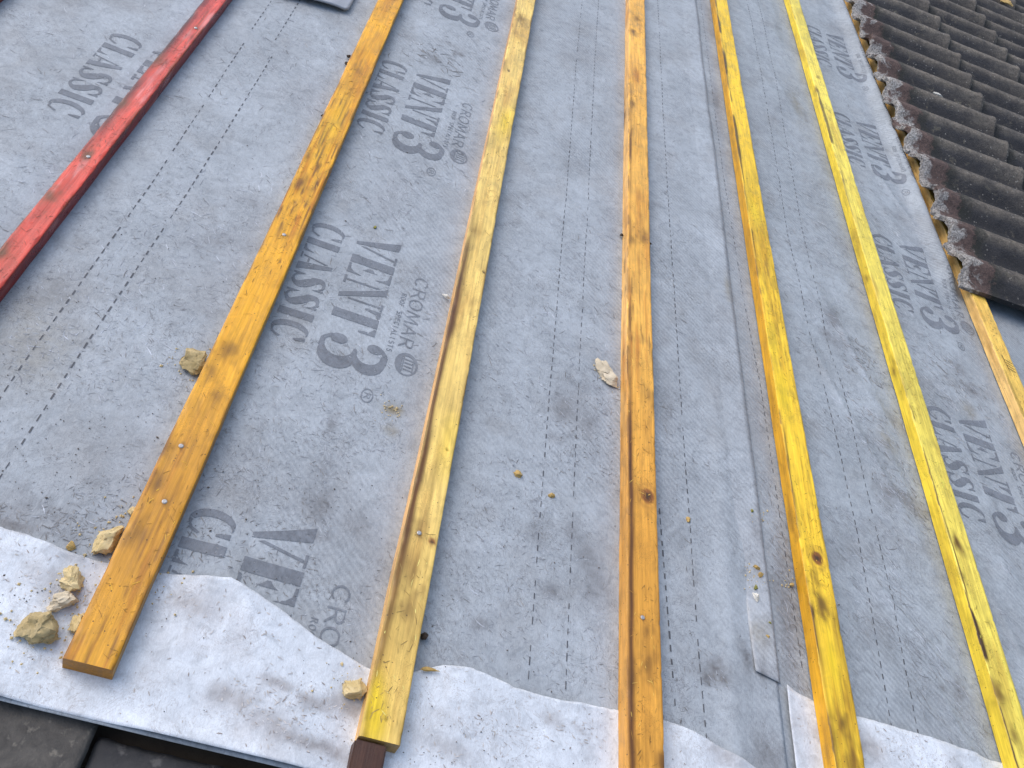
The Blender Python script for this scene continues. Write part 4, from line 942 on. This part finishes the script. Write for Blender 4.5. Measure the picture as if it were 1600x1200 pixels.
stone(955, 592, (.022, .018, .007), M_TAN, 'beige flat chip of mortar just below the flake by the middle batten', seed=14, rot=-.5, group=GM, zb=.002)
stone(697, 463, (.010, .003, .004), M_PALE, 'cream splinter sticking out from the left side of the pale yellow batten', 'splinter', 'wood_splinter', seed=15, rot=-.35, zb=.004)
cr = [(811, 741, .0085, 'brown crumb of mortar left of the dashed lines, highest of the pair'), (862, 774, .0065, 'brown crumb of mortar on the dashed line, lower of the pair'),
      (1076, 811, .006, 'brown crumb on the dashed line right of the middle batten'), (1175, 798, .0045, 'olive crumb at the speckled top of the lap strip'),
      (1181, 886, .007, 'long olive crumb on the lap strip, top of its cluster'), (1189, 898, .0065, 'olive crumb touching the one at the top of the cluster'),
      (1181, 917, .0055, 'dark olive crumb in the middle of the lap strip cluster'), (1182, 932, .0085, 'pale cream chip at the bottom of the lap strip cluster'), (1203, 973, .0035, 'tiny yellow green crumb on the lap strip below the cluster'),
      (1200, 995, .004, 'lowest brown crumb on the lap strip'), (1237, 913, .005, 'orange brown crumb between lap strip and deep yellow batten'), (586, 355, .004, 'tiny moss crumb above the letter V of the middle print')]
for k, (x, y, s, lb) in enumerate(cr):
    stone(x, y, (s, s * (.8 if k != 4 else .55), s * .6), M_PALE if k == 7 else (M_MOSS if k in (3, 6, 8, 11) else M_CRUMB), lb, 'crumb', 'mortar_crumb', .0015 + float(H(*at(x, y))) * 1.0 + (.001 if 3 <= k <= 9 else 0), 40 + k, k * .7, 'small mortar crumbs')
stone(672, 1046, (.013, .004, .002), M_CRUMB, 'thin ochre mortar flake on the white fold edge, right of the pale batten', 'crumb', 'mortar_crumb', .006, 60, .15)
dbits = [(545, 88, .005, 'black dirt clod on the left edge of the amber batten, uppermost'), (541, 99, .005, 'black dirt clod on the left edge of the amber batten, just under the uppermost'), (504, 180, .004, 'dark dirt clod on the left edge of the amber batten, lowest of three'),
         (1015, 380, .004, 'dark clod on the right edge of the middle batten'), (971, 367, .004, 'dark clod on the left edge of the middle batten'), (662, 993, .006, 'dark clod right of the pale yellow batten, above the white fold')]
for k, (x, y, s, lb) in enumerate(dbits): stone(x, y, (s, s, s * .8), M_DARKBIT, lb, 'dirt clod', 'dirt_clod', .004, 70 + k, 0, 'dark dirt clods by the battens')
stone(1465, 148, (.019, .010, .008), M_PALE, 'white curved chip lying on the tiles, largest of the pale chips', 'chip', 'pale_chip', .066, 81, -.2, 'pale chips on the tiles')
stone(1596, 214, (.014, .022, .010), M_PALE, 'jagged white chip on the tiles at the right edge', 'chip', 'pale_chip', .052, 82, .4, 'pale chips on the tiles')
stone(1567, 262, (.014, .009, .006), M_PALE, 'small flat pale chip on the tiles below the jagged one', 'chip', 'pale_chip', .052, 83, -.6, 'pale chips on the tiles')
stone(1572, 3, (.05, .04, .008), M_CRUMB, 'ochre lichen patch on the tiles at the top right', 'lichen', 'lichen_patch', .085, 84, .2)

# fine grit scattered over the sheets: uncountable
gv, gq, gc = [], [], []
oct_ = np.array([(1, 0, 0), (0, 1, 0), (-1, 0, 0), (0, -1, 0), (0, 0, 1), (0, 0, -.4)]); of = [(0, 1, 4), (1, 2, 4), (2, 3, 4), (3, 0, 4)]
F = []; Pg = []
r = np.random.default_rng(5)
cl = [(-.3, .7, .25, .12, 500), (-.25, .52, .2, .06, 260), (.3, .48, .25, .06, 160), (.12, .75, .2, .25, 260), (.45, .8, .3, .3, 200), (.76, .85, .02, .12, 70), (.9, 1.0, .2, .4, 120), (1.1, 1.3, .2, .5, 160), (-.3, 1.2, .2, .4, 180), (.2, 1.6, .7, .7, 160)]
for cu, cv, su_, sv_, n_ in cl:
    for _ in range(int(n_ * .6)):
        u = r.normal(cu, su_ * .6); v = r.normal(cv, sv_ * .7)
        if v < .42 or u < -.9 or u > 1.46: continue
        if min(abs(u - c) - w / 2 for c, w in zip(BAT, BW)) < .004: continue
        s = r.uniform(.0004, .0011) * (1.6 if r.random() < .06 else 1)
        z = float(H(u, v)) + (.0022 if u < .78 else 0) + (.0045 if (u < .77 and v < np.interp(u, WU, WV)) else 0)
        a = r.uniform(0, 6.28); el = r.uniform(.5, 1.6); b = len(Pg)
        for p in oct_:
            px, py = p[0] * s * el, p[1] * s; Pg.append((u + px * math.cos(a) - py * math.sin(a), v + px * math.sin(a) + py * math.cos(a), z + p[2] * s * .7))
        F += [(b + i, b + j, b + k) for i, j, k in of]
nb = len(Pg); Fc = []; Pc = []
for x, y, n_, sp in ((60, 985, 90, .028), (112, 915, 80, .022), (170, 850, 70, .022), (205, 800, 30, .012), (300, 570, 60, .020), (952, 590, 30, .014), (558, 1082, 50, .018), (1185, 905, 60, .016), (1185, 810, 50, .010), (613, 640, 40, .012), (1237, 913, 20, .01), (240, 900, 30, .03)):
    cu, cv = at(x, y)
    for _ in range(n_):
        u = r.normal(cu, sp); v = r.normal(cv, sp)
        if min(abs(u - c) - w / 2 for c, w in zip(BAT, BW)) < .003 or v < .42: continue
        s = r.uniform(.0005, .0026) * (.5 + .5 * r.random()); z = float(H(u, v)) + (.0022 if u < .78 else 0) + (.0045 if (u < .77 and v < np.interp(u, WU, WV)) else 0)
        a = r.uniform(0, 6.28); b = len(Pc)
        for p in oct_:
            kx, ky = p[0] * s * r.uniform(.7, 1.4), p[1] * s * r.uniform(.7, 1.3); Pc.append((u + kx * math.cos(a) - ky * math.sin(a), v + kx * math.sin(a) + ky * math.cos(a), z + p[2] * s * .8))
        Fc += [(b + i, b + j, b + k) for i, j, k in of]
gd = mesh('mortar_dust', np.array(Pc), Fc, M_MORTAR, smooth=False); place(gd); tag(gd, 'tan mortar dust and tiny fragments round the broken lumps', 'mortar dust', kind='stuff')
go = mesh('grit', np.array(Pg) , F, M_GRIT, smooth=False); place(go)
tag(go, 'fine dark grit and dust scattered over the underlay', 'grit', kind='stuff')

# loose piece of grey sheet at the top
gu = np.array([-.60, -.232]); uu, vv = np.meshgrid(np.linspace(-.62, -.228, 50), np.linspace(0, 1, 24))
lowv = np.interp(uu, [-.62, -.40, -.30, -.236, -.228], [2.05, 2.085, 2.118, 2.140, 2.152]); vv = lowv + vv * (.16 + .05 * (uu + .3))
zz = .014 + .006 * np.sin(uu * 18) * .4 + .004 * fbm(uu * 9, vv * 9, 3) - .006 * np.exp(-((uu + .228) / .03) ** 2)
og = mesh('sheet_offcut', np.stack([uu + .4, vv - 2.1, zz], -1).reshape(-1, 3), None, M_SLATE, quads=grid_quads(50, 24)); s = og.modifiers.new('t', 'SOLIDIFY'); s.thickness = .004; s.offset = -1
place(og, -.4, 2.1, 0); tag(og, 'stiff grey offcut lying across the underlay at the top, between red and amber battens', 'offcut')
